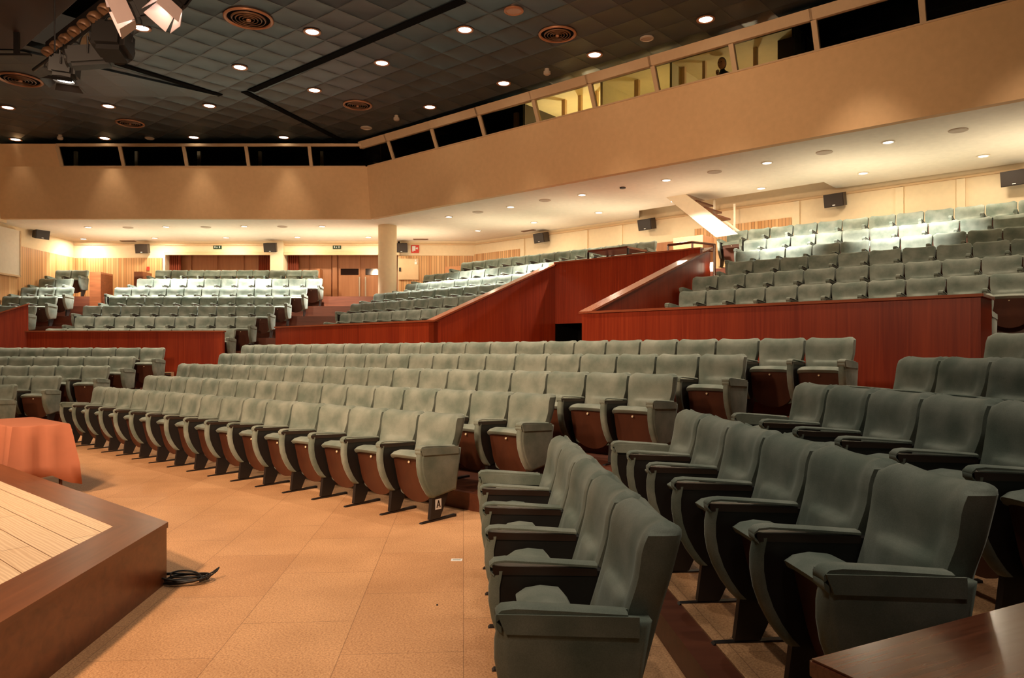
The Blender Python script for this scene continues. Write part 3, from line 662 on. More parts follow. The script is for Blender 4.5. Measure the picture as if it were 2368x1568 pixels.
# ---- signs
def sign(px0, px1, py0, py1, Y, mat, name, label, cat):
    bm = bmesh.new(); x0, x1 = xA(px0, Y), xA(px1, Y); z1, z0 = HC + (HY - py0) / F * Y, HC + (HY - py1) / F * Y
    box(bm, x0, x1, Y - .03, Y, z0, z1); o = finish(name, bm, mat); tag(o, label, cat)
    return o, x0, x1, z0, z1
for px, lab in ((503, 'small green exit sign above the left entrance opening'), (779, 'small green exit sign above the double doors')):
    o, x0, x1, z0, z1 = sign(px - 9, px + 10, 568, 576, YW, M_GREEN, 'exit_sign', lab, 'sign')
    bm = bmesh.new(); w_ = x1 - x0; Y = YW - .04; h_ = z1 - z0
    box(bm, x0 + w_ * .16, x0 + w_ * .26, Y, Y + .01, z0 + h_ * .25, z0 + h_ * .8); box(bm, x0 + w_ * .42, x0 + w_ * .47, Y, Y + .01, z0 + h_ * .2, z0 + h_ * .65)
    box(bm, x0 + w_ * .40, x0 + w_ * .52, Y, Y + .01, z0 + h_ * .45, z0 + h_ * .6); box(bm, x0 + w_ * .72, x0 + w_ * .80, Y, Y + .01, z0 + h_ * .2, z0 + h_ * .8)
    finish('pictogram', bm, M_WHITE, o)
o, x0, x1, z0, z1 = sign(951, 969, 567, 585, YW - .03, M_RED, 'fire_sign', 'red square fire alarm sign with white pictogram right of the column', 'sign')
bm = bmesh.new(); w_ = x1 - x0; Y = YW - .07
box(bm, x0 + w_ * .14, x0 + w_ * .56, Y, Y + .01, z0 + w_ * .28, z0 + w_ * .86); box(bm, x0 + w_ * .18, x0 + w_ * .28, Y, Y + .01, z0 + w_ * .12, z0 + w_ * .3); box(bm, x0 + w_ * .68, x0 + w_ * .86, Y, Y + .01, z0 + w_ * .45, z0 + w_ * .7); box(bm, x0 + w_ * .6, x0 + w_ * .7, Y, Y + .01, z0 + w_ * .52, z0 + w_ * .62)
finish('pictogram', bm, M_WHITE, o)
o, x0, x1, z0, z1 = sign(340, 346, 617, 625, YW - .05, M_RED, 'alarm_box', 'small red alarm call box on slats left of the entrance', 'alarm')
o, x0, x1, z0, z1 = sign(922, 968, 598, 647, YW - .05, M_FASCIA, 'cupboard_panel', 'cream cupboard panel on the slats right of the column', 'panel')
bm = bmesh.new(); box(bm, x1 - .13, x1 - .05, YW - .10, YW - .08, z1 - .2, z1 - .11); box(bm, x1 - .12, x1 - .07, YW - .1, YW - .08, z1 - .08, z1 - .04); finish('notice', bm, M_WHITE, o)
bm = bmesh.new(); box(bm, x0 + .02, x0 + .08, YW - .10, YW - .08, (z0 + z1) / 2 - .08, (z0 + z1) / 2 + .05); finish('lock', bm, M_IRON, o)
# projection screen on the left wall
bm = bmesh.new(); box(bm, -14.93, -14.86, 18.7, 22.06, 3.79, 5.14); o = finish('projection_screen', bm, plain('white_screen', (.78, .72, .60), .7)); tag(o, 'white projection screen on the left wall above the slats', 'screen')
bm = bmesh.new(); box(bm, -14.94, -14.84, 22.06, 22.1, 3.76, 5.14); box(bm, -14.94, -14.84, 18.7, 22.1, 3.74, 3.79); finish('border', bm, M_FRAME, o)
# ================================================================== SEATS
S = .53
def backrest_mesh():
    bm = bmesh.new(); loops = []
    H0_, H1_ = .34, .90; NX = 22
    lv = [(.0, .012), (.015, .0)] + [(v_, 0) for v_ in (.04, .12, .20, .28, .36, .43, .48, .51, .53, .55, .57, .59, .62, .66, .71, .77, .83, .88, .93)] + [(.965, .006), (.982, .016), (.994, .030), (1.0, .041)]
    for v, ins in lv:
        z = H0_ + (H1_ - H0_) * v; yc = -.175 + .175 * v; hk = min(1, max(0, (v - .48) / .24)); hw = .236 + .015 * hk * hk * (3 - 2 * hk)
        th = .115 - .02 * v
        pts = []
        # front side from left to right
        for i in range(NX + 1):
            u = -1 + 2 * i / NX; x = u * (hw - ins * .55)
            wing = -.030 * abs(u) ** 3.2 * (1 if v < .9 else 1)
            lum = 0
            d = v - .55; a = max(0, 1 - (abs(u) / .72) ** 4)
            k_ = 1 / (1 + math.exp(-d / .009))
            lum = (-.024 * math.exp(-(d / .26) ** 2) * (1 - k_) + .014 * math.exp(-(d / .14) ** 2) * k_) * a
            head = -.016 * math.exp(-((v - .86) / .12) ** 2)
            corner = .020 * max(0, abs(u) - .86) / .14
            pts.append((x, yc + wing + lum + head + ins + corner, z + (.020 * u * u - .004) * max(0, v - .5) * 2 - (.02 * max(0, (abs(u) - .85) / .15) ** 2 if v > .95 else 0)))
        # rounded right side, flat back, rounded left side
        zt = lambda u: z + (.020 * u * u - .004) * max(0, v - .5) * 2 - (.02 * max(0, (abs(u) - .85) / .15) ** 2 if v > .95 else 0)
        xr = hw - ins * .5
        pts += [(xr + .003, yc + th * .35, zt(1)), (xr, yc + th * .75 - ins * .5, zt(1)), (xr - .02, yc + th - ins, zt(.9))]
        pts += [(xr * .5, yc + th - ins, zt(.5)), (0, yc + th - ins, zt(0)), (-xr * .5, yc + th - ins, zt(.5))]
        pts += [(-xr + .02, yc + th - ins, zt(.9)), (-xr, yc + th * .75 - ins * .5, zt(1)), (-xr - .003, yc + th * .35, zt(1))]
        loops.append(pts)
    loft(bm, loops)
    return bm
def rounded_loft_y(bm, prof, x0, x1, r, mi=0):
    """extrude a closed (y,z) outline along x with softened ends"""
    n = len(prof); cy = sum(p[0] for p in prof) / n; cz = sum(p[1] for p in prof) / n
    def ins(k):
        out = []
        for y, z in prof:
            d = math.hypot(y - cy, z - cz) or 1; out.append((y - (y - cy) / d * k, z - (z - cz) / d * k))
        return out
    loops = []
    e_ = [(r * 2.6 * (1 - math.cos(a * PI / 12)), r * (1 - math.sin(a * PI / 12))) for a in range(7)]
    for x, k in [(x0 + d, k) for d, k in e_] + [(0, -.004)] + [(x1 - d, k) for d, k in e_[::-1]]:
        loops.append([(x, y, z) for y, z in ins(k)])
    loft(bm, loops, True, mi)
def cushion_mesh():
    bm = bmesh.new()
    prof = [(-.205, .20), (-.235, .17), (-.29, .17), (-.365, .515), (-.425, .535), (-.435, .555), (-.40, .578), (-.34, .588), (-.27, .580), (-.24, .545), (-.225, .38)]
    rounded_loft_y(bm, prof, -.225, .225, .03)
    return bm
def board_mesh():
    bm = bmesh.new(); f, b = [], []
    out = [(-.220, .530)]
    for i in range(13):
        a = PI * i / 12; out.append((-.220 * math.cos(a), .30 - .175 * math.sin(a) ** .9))
    out.append((.220, .530))
    for x, z in out:
        y = -.292 - .085 * (z - .17) / .36 * 1.0
        f.append((x, y - .012, z)); b.append((x, y + .004, z))
    loft(bm, [f, b])
    return bm
def disc_mesh():
    bm = bmesh.new(); M = Matrix.Translation((0, -.392, .495)) @ Matrix.Rotation(math.radians(90), 4, 'X')
    lathe(bm, [(.0115, 0), (.0115, .006), (.009, .008), (.004, .005)], 12, M); return bm
PROF = [(-.500, .625), (-.512, .56), (-.512, .50), (-.500, .43), (-.475, .36), (-.440, .295), (-.400, .240), (-.370, .210)]
def panel_mesh(side=0):
    """side panel between two seats; side -1/+1 puts velvet on that outer face"""
    bm = bmesh.new(); t = .024
    outline = PROF + [(-.095, .245), (-.030, .615)]
    a = [bm.verts.new((-t, y, z)) for y, z in outline]; b = [bm.verts.new((t, y, z)) for y, z in outline]; n = len(outline)
    bm.faces.new(a[::-1]).material_index = 0 if side < 0 else 1
    bm.faces.new(b).material_index = 0 if side > 0 else 1
    for i in range(n): bm.faces.new((a[i], a[(i + 1) % n], b[(i + 1) % n], b[i])).material_index = 0 if side else 1
    # padded front edge
    loops = []
    for (y, z) in PROF:
        tx = .030
        loops.append([(tx * math.cos(q), y - .004 + .018 * -math.sin(q) if math.sin(q) > 0 else y + .010, z) for q in [PI * k / 6 for k in range(7)]] + [(-tx, y + .02, z), (tx, y + .02, z)])
    loft(bm, loops)
    if side:
        s = side * t; bmesh.ops.create_cube  # padded outer face
        inner = [(y + .03 if i < len(PROF) else y, z) for i, (y, z) in enumerate(outline)]
        l0 = [(s, y, z) for y, z in outline]
        cy, cz = -.28, .44
        l1 = [(s + side * .010, y * .97 + cy * .03, z * .97 + cz * .03) for y, z in outline]; l2 = [(s + side * .013, y * .9 + cy * .1, z * .9 + cz * .1) for y, z in outline]
        loft(bm, [l0, l1, l2])
    return bm
def arm_mesh(pad):
    bm = bmesh.new()
    w = .036 if pad else .030
    # velvet top, slightly domed, drooping over the front
    path = [(-.512, .618), (-.528, .632), (-.530, .652), (-.512, .668), (-.47, .672), (-.30, .660), (-.11, .644)]
    loops = []
    for y, z in path:
        k = .028 if pad else .014
        loops.append([(-w, y, z - k), (-w, y, z - .006), (-w * .6, y, z), (w * .6, y, z), (w, y, z - .006), (w, y, z - k)])
    loft(bm, loops, True, 0)
    if pad:
        for s in (-1, 1):
            hexa(bm, [(s * w * .9, -.50, .590), (s * (w + .008), -.50, .590), (s * (w + .008), -.075, .567), (s * w * .9, -.075, .567)], [(s * w * .9, -.525, .652), (s * (w + .006), -.525, .652), (s * (w + .006), -.075, .632), (s * w * .9, -.075, .632)])
    else:
        # brown rail below the pad and the folded tablet edge
        hexa(bm, [(-.030, -.515, .612), (.030, -.515, .612), (.027, -.11, .597), (-.027, -.11, .597)], [(-.029, -.52, .645), (.029, -.52, .645), (.027, -.11, .625), (-.027, -.11, .625)], 1)
        hexa(bm, [(-.040, -.47, .618), (-.034, -.47, .618), (-.034, -.12, .580), (-.040, -.12, .580)], [(-.040, -.47, .630), (-.034, -.47, .630), (-.034, -.12, .592), (-.040, -.12, .592)], 1)
    return bm
def leg_mesh():
    bm = bmesh.new()
    hexa(bm, [(-.018, -.40, .02), (.018, -.40, .02), (.018, -.28, .02), (-.018, -.28, .02)], [(-.018, -.37, .26), (.018, -.37, .26), (.018, -.16, .27), (-.018, -.16, .27)])
    hexa(bm, [(-.018, -.50, 0), (.018, -.50, 0), (.018, -.08, 0), (-.018, -.08, 0)], [(-.018, -.49, .010), (.018, -.49, .010), (.018, -.08, .022), (-.018, -.08, .022)])
    box(bm, -.020, .020, -.36, -.12, .232, .262)
    return bm
def mesh_of(name, bm, mats, smooth=True):
    me = bpy.data.meshes.new(name); bmesh.ops.recalc_face_normals(bm, faces=bm.faces); bm.to_mesh(me); bm.free()
    for m in mats: me.materials.append(m)
    if smooth:
        for p in me.polygons: p.use_smooth = True
        try: me.set_sharp_from_angle(angle=math.radians(62))
        except Exception: pass
    return me
ME = {
 'backrest': mesh_of('backrest', backrest_mesh(), [M_VELVET]), 'seat_cushion': mesh_of('seat_cushion', cushion_mesh(), [M_VELVET]),
 'seat_board': mesh_of('seat_board', board_mesh(), [M_BOARD]), 'number_disc': mesh_of('number_disc', disc_mesh(), [M_BRASS]),
 'side_panel': mesh_of('side_panel', panel_mesh(0), [M_VELVET, M_PANEL_SIDE]), 'panelL': mesh_of('side_panel_left', panel_mesh(-1), [M_VELVET, M_PANEL_SIDE]),
 'panelR': mesh_of('side_panel_right', panel_mesh(1), [M_VELVET, M_PANEL_SIDE]), 'armrest': mesh_of('armrest', arm_mesh(0), [M_VELVET, M_ARMWOOD]),
 'armpad': mesh_of('armrest_padded', arm_mesh(1), [M_VELVET, M_ARMWOOD]), 'leg': mesh_of('leg', leg_mesh(), [M_IRON], False)}
def sub(name, key, parent, x=0):
    o = bpy.data.objects.new(name, ME[key]); C.objects.link(o); o.parent = parent; o.location = (x, 0, 0); return o
def make_seat(left_end, right_end):
    r = bpy.data.objects.new('theatre_seat', None); C.objects.link(r); r.empty_display_size = .1; r['category'] = 'seat'
    sub('backrest', 'backrest', r); sub('seat_cushion', 'seat_cushion', r); b = sub('seat_board', 'seat_board', r); sub('number_disc', 'number_disc', b)
    sub('side_panel', 'panelL' if left_end else 'side_panel', r, -S / 2); sub('armrest', 'armpad' if left_end else 'armrest', r, -S / 2); sub('leg', 'leg', r, -S / 2)
    if right_end:
        sub('side_panel', 'panelR', r, S / 2); sub('armrest', 'armpad', r, S / 2); sub('leg', 'leg', r, S / 2)
    return r
PROTO = {}
def seat(kind, loc, rz, label, group):
    if kind not in PROTO: r = PROTO[kind] = make_seat(*kind)
    else:
        p = PROTO[kind]; r = p.copy(); C.objects.link(r)
        for ch in p.children:
            c = ch.copy(); C.objects.link(c); c.parent = r
            for g in ch.children:
                d = g.copy(); C.objects.link(d); d.parent = c
    r.location = loc; r.rotation_euler = (0, 0, rz); r['label'] = label; r['group'] = group; r['category'] = 'seat'
    return r
# rows: (block, row number, x0, y0, angle, n, level, pitch, closed left end, closed right end, counted from, first ordinal)
ROWS = []
def row(block, r, x, y, ang, n, lv, le=True, re=True, cnt='left', pitch=S, k0=0): ROWS.append((block, r, x, y, ang, n, lv, le, re, cnt, pitch, k0))
for r, (x, y, a, n, lv) in enumerate([(-6.911, 12.133, -40.47, 16, 0), (-6.454, 12.914, -40.47, 17, .16), (-6.429, 14.148, -40.47, 20, .35), (-5.974, 14.992, -40.47, 21, .545), (-5.949, 16.175, -40.47, 24, .73)]):
    row('middle lower', r, x, y, a, n, lv)
for r, (xe, y, n, lv) in enumerate([(-8.75, 12.90, 1, 0), (-8.55, 13.85, 4, .12), (-8.05, 14.62, 5, .30), (-7.98, 15.47, 7, .48), (-7.67, 16.15, 8, .67)]):
    row('left lower', r, xe - n * S, y, 0, n, lv, False, True, 'right')
for r, (x, y, n, lv) in enumerate([(.300, 5.00, 5, 0), (1.27, 5.48, 6, .14), (2.246, 5.72, 6, .33), (3.20, 6.0, 4, .53), (4.15, 6.34, 2, .73)]):
    row('right lower', r, x, y, -86.2, n, lv, True, r in (0, 1), 'far', S)
for r, (x, y, n, lv) in enumerate([(-11.72, 18.38, 9, 1.17), (-11.524, 19.294, 9, 1.51), (-11.866, 20.24, 10, 1.86), (-11.749, 21.331, 10, 2.21), (-12.029, 22.136, 11, 2.535), (-11.769, 22.956, 11, 2.885), (-11.596, 23.782, 10, 3.245)]):
    row('left upper', r, x, y, 0, n, lv)
for r, (xe, y, n, lv) in enumerate([(None, 0, 0, 0), (None, 0, 0, 0), (-13.17, 20.24, 3, 1.86), (-13.27, 21.331, 3, 2.21), (-13.27, 22.136, 3, 2.535), (-13.78, 22.956, 2, 2.885), (-13.78, 23.782, 2, 3.245)]):
    if xe: row('far left upper', r, xe - n * S, y, 0, n, lv, True, True, 'right')
for r, (x, y, n, lv) in enumerate([(0, 0, 0, 0), (-4.475, 19.170, 9, 1.58), (-4.416, 20.134, 10, 1.905), (-4.004, 21.300, 11, 2.275), (-3.161, 21.878, 11, 2.61), (-2.735, 22.860, 12, 2.985), (-1.562, 22.836, 13, 3.37)]):
    if n: row('middle upper', r, x, y, -41.27, n, lv)
for r, (x, y, n, lv) in enumerate([(0, 0, 0, 0), (3.073, 13.387, 11, 1.68), (3.539, 14.293, 11, 2.04), (4.414, 14.911, 10, 2.41), (4.81, 15.69, 10, 2.735), (5.307, 16.71, 10, 3.125), (5.232, 17.778, 12, 3.50)]):
    if n: row('right upper', r, x, y, -38.77, n, lv, True, False)
q = at_n(2300, 684, NB, 11.1); row('right upper', 0, q.x - 2 * S * .7516, q.y + 2 * S * .6596, -41.27, 2, 1.32, False, True, 'right')
ROWN = {'middle lower': ['front', 'second', 'third', 'fourth', 'rear'], 'left lower': ['front', 'second', 'third', 'fourth', 'rear'], 'right lower': ['front', 'second', 'third', 'fourth', 'rear'],
        'left upper': ['front', 'second', 'third', 'fourth', 'fifth', 'sixth', 'top']}
ALL = []
for (block, r, x0, y0, ang, n, lv, le, re, cnt, pitch, k0) in ROWS:
    rz = math.radians(ang); ex, ey = math.cos(rz), math.sin(rz)
    rn = ROWN.get(block, ROWN['left upper'])[r]
    for k in range(n):
        cx_, cy_ = x0 + ex * pitch * (k + .5), y0 + ey * pitch * (k + .5)
        o_ = {'left': '%s from left' % ords[k], 'right': '%s from right' % ords[n - 1 - k], 'far': '%s from far end' % ords[k]}[cnt]
        if cnt == 'left' and k == 0: o_ = 'leftmost'
        if cnt == 'right' and k == n - 1: o_ = 'rightmost'
        if cnt == 'left' and re and k == n - 1: o_ = 'rightmost'
        if cnt == 'far' and re and k == n - 1: o_ = 'nearest the camera'
        if cnt == 'far' and k == 0: o_ = 'farthest'
        look = 'dark green velvet tip-up seat' if block == 'right lower' else ('brightly lit pale velvet seat' if (rn == 'sixth' and 'far' not in block) or (block == 'right upper' and rn == 'sixth') else 'grey velvet tip-up seat')
        ALL.append((cx_ * cx_ + cy_ * cy_, (le and k == 0, re and k == n - 1), (cx_, cy_, lv), rz, '%s, %s in %s row of %s block' % (look, o_, rn, block), '%s row of the %s block' % (rn, block)))
ALL.sort(key=lambda t: t[0])
rest = ALL[300:]
for _, kind, loc, rz, lab, grp in ALL[:300]:
    seat(kind, loc, rz, lab, 'velvet seats in the ' + grp)
if rest:
    bm = bmesh.new()
    far_mats = [M_VELVET, M_BOARD, M_PANEL_SIDE, M_ARMWOOD, M_IRON, M_BRASS]
    for _, kind, loc, rz, lab, grp in rest:
        T = Matrix.Translation(loc) @ Matrix.Rotation(rz, 4, 'Z')
        parts = [('backrest', 0), ('seat_cushion', 0), ('seat_board', 0), ('number_disc', 0), ('panelL' if kind[0] else 'side_panel', -S / 2), ('armpad' if kind[0] else 'armrest', -S / 2), ('leg', -S / 2)]
        if kind[1]: parts += [('panelR', S / 2), ('armpad', S / 2), ('leg', S / 2)]
        for key, x in parts:
            me = ME[key]; i0 = len(bm.faces); tmp = me.copy(); tmp.transform(T @ Matrix.Translation((x, 0, 0)))
            idx = [far_mats.index(m) for m in me.materials]
            for p in tmp.polygons: p.material_index = idx[p.material_index]
            bm.from_mesh(tmp); bpy.data.meshes.remove(tmp)
    me = bpy.data.meshes.new('distant_seats'); bm.to_mesh(me); bm.free()
    for m in far_mats: me.materials.append(m)
    o = bpy.data.objects.new('distant_seats', me); C.objects.link(o)
    tag(o, 'farthest grey velvet seats in the upper rows by the rear walls', 'seats', None, 'stuff')
# row letter plates on the end legs
def plate(letter, x0, y0, ang, n, lv):
    rz = math.radians(ang); ex, ey = math.cos(rz), math.sin(rz)
    best = None
    for o in C.objects:
        if o.type == 'EMPTY' and o.name.startswith('theatre_seat'):
            d = (o.location - Vector((x0 + ex * S * (n - .5), y0 + ey * S * (n - .5), lv))).length
            if best is None or d < best[0]: best = (d, o)
    r = best[1]; x = S / 2 + .018
    bm = bmesh.new(); box(bm, x, x + .003, -.34, -.27, .10, .19); p = finish('row_letter_plate', bm, M_WHITE, r)
    bm = bmesh.new(); X0, X1 = x + .003, x + .005
    def st(y0_, z0_, y1_, z1_, w_=.005):
        d = V2(y1_ - y0_, z1_ - z0_).normalized(); n_ = V2(-d.y, d.x) * w_
        hexa(bm, [(X0, y0_ - n_.x, z0_ - n_.y), (X1, y0_ - n_.x, z0_ - n_.y), (X1, y0_ + n_.x, z0_ + n_.y), (X0, y0_ + n_.x, z0_ + n_.y)], [(X0, y1_ - n_.x, z1_ - n_.y), (X1, y1_ - n_.x, z1_ - n_.y), (X1, y1_ + n_.x, z1_ + n_.y), (X0, y1_ + n_.x, z1_ + n_.y)])
    if letter == 'A':
        st(-.325, .115, -.305, .178); st(-.285, .115, -.305, .178); st(-.318, .136, -.292, .136, .004)
    else:
        st(-.322, .115, -.322, .175); st(-.322, .172, -.295, .168); st(-.322, .146, -.292, .146); st(-.322, .118, -.290, .120); st(-.292, .168, -.296, .148); st(-.292, .146, -.288, .120)
    finish('letter', bm, M_IRON, p)
plate('A', -6.911, 12.133, -40.47, 16, 0); plate('B', -6.454, 12.914, -40.47, 17, .16)
# ================================================================== STAGE
s0 = at_z(389, 1207, .387); sc0 = V2(s0.x, s0.y)
dSB = V2(-.7516, .6596); dSC = (V2(*at_z(0, 1440, .387).xy) - sc0).normalized()
hS = .387
far_, near_ = sc0 + dSB * 9, sc0 + dSC * 6
st = empty('stage_platform', 'low wooden stage corner with brown border and pale plank top', 'stage', (sc0.x, sc0.y, 0), math.atan2(-dSB.y, -dSB.x))
inv = Matrix.Rotation(-st.rotation_euler[2], 4, 'Z') @ Matrix.Translation((-sc0.x, -sc0.y, 0))
def loc2(p): v = inv @ Vector((p.x, p.y, 0)); return V2(v.x, v.y)
poly = [sc0, far_, far_ + V2(-6, -5), near_ + V2(-9, 0), near_]
bm = bmesh.new()
ins = [sc0 + (dSB + dSC).normalized() * .05, far_ + V2(-.05, -.02), far_ + V2(-6, -5), near_ + V2(-9, 0), near_ + V2(-.05, 0)]
prism(bm, [loc2(p) for p in [sc0 + (dSB + dSC) * .012, far_ + dSC * .012, far_ + V2(-6, -5), near_ + V2(-9, 0), near_ + dSB * .012]], 0, hS - .035); finish('side_board', bm, M_STAGE, st)
nB_ = V2(dSC.x, dSC.y)
# border frame (mitred) and plank field
ic = at_z(262, 1217, hS); ic2 = V2(ic.x, ic.y)
bw = abs((ic2 - sc0).dot(V2(dSB.y, -dSB.x))); bm = bmesh.new()
i_far = ic2 + dSB * 9; i_near = ic2 + dSC * 6
prism(bm, [loc2(p) for p in (sc0, far_, i_far, ic2)], hS - .035, hS); finish('border_board', bm, M_STAGE, st)
bm = bmesh.new(); prism(bm, [loc2(p) for p in (sc0, ic2, i_near, near_)], hS - .035, hS)
rzC = math.atan2(dSC.y, dSC.x) - st.rotation_euler[2]
bo = finish('border_board', bm, M_STAGE, st)
bo.data.transform(Matrix.Rotation(-rzC, 4, 'Z')); bo.rotation_euler[2] = rzC
bm = bmesh.new(); prism(bm, [loc2(p) for p in (ic2, i_far, far_ + V2(-6, -5), near_ + V2(-9, 0), i_near)], hS - .035, hS - .002); finish('plank_field', bm, M_PINE, st)
# ---- table with cloth
tA, tB_ = V2(-4.94, 7.24), V2(-4.62, 7.60)
def build_table():
    o = empty('table', 'small table on the floor behind the stage edge, hidden under cloth', 'table', (tB_.x, tB_.y, 0), math.atan2(dSB.y, dSB.x))
    W = (tB_ - tA).length; L = 1.15
    # local x runs along the long side, local y towards the stage
    bm = bmesh.new(); box(bm, .01, L, .01, W - .01, .685, .715); finish('table_top', bm, M_STEP, o)
    for x in (.05, L - .06):
        for y in (.05, W - .05):
            bm = bmesh.new(); tube(bm, [(x, y, .685), (x + .01, y, .35), (x, y, 0)], [.026, .020, .015], 8); finish('leg', bm, M_STEP, o)
    return o, W, L
tob, tW, tL = build_table()
bm = bmesh.new(); ring = []
nseg = 22
per = []
for i in range(nseg): per.append((tL * i / nseg, 0))
for i in range(12): per.append((tL, tW * i / 12))
for i in range(nseg): per.append((tL * (1 - i / nseg), tW))
for i in range(12): per.append((0, tW * (1 - i / 12)))
def corner_k(x, y): return max(0, 1 - min(math.hypot(x - cx, y - cy) for cx in (0, tL) for cy in (0, tW)) / .16)
rows_ = []
for zi, (z, out) in enumerate([(.732, 0), (.730, .012), (.715, .02), (.60, .03), (.45, .04), (.32, .05), (0, 0)]):
    l = []
    for i, (x, y) in enumerate(per):
        k = corner_k(x, y); dx = -1 if x < .001 else (1 if x > tL - .001 else 0); dy = -1 if y < .001 else (1 if y > tW - .001 else 0)
        ddx = dx if dx else (-k if x < tL / 2 else k) * 1.0; ddy = dy if dy else (-k if y < tW / 2 else k) * 1.0
        m = out + (.008 * math.sin(i * 1.3) * min(zi, 4) * .5 if zi > 1 else 0)
        fl_ = k * (zi - 2) * .012 if zi > 2 else 0
        zz = z if z else (.21 - .11 * k + .006 * math.sin(i))
        mm = m if z else .055 + .008 * math.sin(i * 1.3)
        l.append((x + ddx * (mm + fl_) * (1 if dx else k), y + ddy * (mm + fl_) * (1 if dy else k), zz))
    rows_.append(l)
vv = loft(bm, rows_, cap=False)
bm.faces.new(vv[0])
cl = finish('tablecloth', bm, M_CLOTH, None, (tB_.x, tB_.y, 0), math.atan2(dSB.y, dSB.x), smooth=True); cl.data.set_sharp_from_angle(angle=math.radians(50))
cl.modifiers.new('solid', 'SOLIDIFY').thickness = .004
tag(cl, 'terracotta cloth draped over the small table behind the stage', 'tablecloth')
# ---- cable coil
q = at_z(428, 1348, 0); bm = bmesh.new(); pts = []
random.seed(3)
for i in range(260):
    a = i * .16; r = .105 + .018 * math.sin(i * .093) + .012 * math.sin(i * .31); pts.append((r * 1.25 * math.cos(a) + .02 * math.sin(i * .05), r * .62 * math.sin(a) + .015 * math.cos(i * .07), .008 + .022 * (.5 + .5 * math.sin(i * .21)) + .00012 * i))
pts += [(.10, .03, .03), (.15, .06, .05), (.185, .08, .075), (.18, .055, .06), (.13, .02, .02), (.09, .0, .01)]
tube(bm, pts, .0055, 6)
c = finish('cable_coil', bm, M_RUBBER, None, (q.x, q.y, 0), 0, smooth=True); tag(c, 'coiled black cable lying on cork floor at the stage corner', 'cable')
bm = bmesh.new(); tube(bm, [(-.085, -.05, .03), (-.05, -.058, .03)], .010, 10); finish('plug', bm, M_METAL, c)
# ---- paper label
q = at_z(1056, 1295, 0); bm = bmesh.new(); box(bm, -.040, .040, -.030, .030, .008 - .008, .0015); o = finish('paper_label', bm, M_WHITE, None, (q.x, q.y, 0), 0); tag(o, 'small white printed label stuck on the cork floor', 'label')
bm = bmesh.new()
for k in range(3): box(bm, -.028, .028, -.014 + k * .011, -.008 + k * .011, .0015, .002)
finish('print', bm, plain('grey_print', (.35, .38, .34), .7), o)
bm = bmesh.new(); q = at_z(1011, 1400, 0); lathe(bm, [(.006, 0), (.005, .006), (.002, .008)], 8); tag(finish('crumb', bm, M_IRON, None, (q.x, q.y, 0)), 'tiny dark crumb on the cork floor in front of near seats', 'debris')
# ---- polished ledge at bottom right
zl = .76
L0, L1 = at_z(1868, 1522, zl), at_z(2368, 1390, zl); l0, l1 = V2(L0.x, L0.y), V2(L1.x, L1.y); dl = (l1 - l0).normalized(); nl = V2(dl.y, -dl.x)
lg = empty('wooden_counter', 'polished red-brown wooden counter in the bottom right foreground', 'counter', (l0.x, l0.y, 0), math.atan2(dl.y, dl.x))
bm = bmesh.new(); hexa(bm, ((0, -.60, zl - .045), (2.2, -.60, zl - .045), (2.2, 0, zl - .045), (0, 0, zl - .045)), ((0, -.60, zl), (2.2, -.60, zl), (2.2, 0, zl), (0, 0, zl)))
bmesh.ops.bevel(bm, geom=bm.edges[:], offset=.006, segments=2, affect='EDGES'); finish('top_board', bm, M_LEDGE, lg)
bm = bmesh.new(); box(bm, .012, 2.19, -.58, -.015, 0, zl - .045); finish('body', bm, M_LEDGE, lg)
# ---- vent box on the cross aisle
q = at_n(386, 866, NA, 17.3)
bm = bmesh.new(); box(bm, -.1, .1, -.12, .0, 0, .12); o = finish('vent_box', bm, M_FASCIA, None, (q.x, 17.45, .88)); tag(o, 'small pale vent box at foot of the left mahogany wall', 'vent')
bm = bmesh.new()
for k in range(2): box(bm, -.08, .08, -.13, -.118, .025 + k * .045, .05 + k * .045)
finish('grille', bm, M_RECESS_SHADE, o)
# ================================================================== HANGING LANTERN BAR
ZP = 6.3
pA, pE = at_z(78, 162, ZP), at_z(330, -22, ZP); dP = (pE - pA).normalized()
bar_ = empty('lighting_bar', 'dark lighting bar with cables hanging under the ceiling slot', 'rigging', pA)
bm = bmesh.new(); tube(bm, [Vector((0, 0, 0)), (pE - pA) * 1.6], .030, 10); finish('pipe', bm, M_LANTERN, bar_, smooth=True)
bm = bmesh.new(); random.seed(5); pts = []
for i in range(70):
    t = .35 + i * .07; pts.append(dP * t + Vector((.04 * math.sin(i * .9), .03 * math.cos(i * .7), .045 * math.cos(i * .9) - .03 - .05 * max(0, math.sin(i * .35)))))
tube(bm, pts, .012, 6); finish('cable', bm, M_RUBBER, bar_)
bm = bmesh.new()
for t in (1.0, 3.2, 5.5): tube(bm, [dP * t, dP * t + Vector((0, 0, ZC - ZP))], .012, 6)
finish('hanger', bm, M_IRON, bar_)
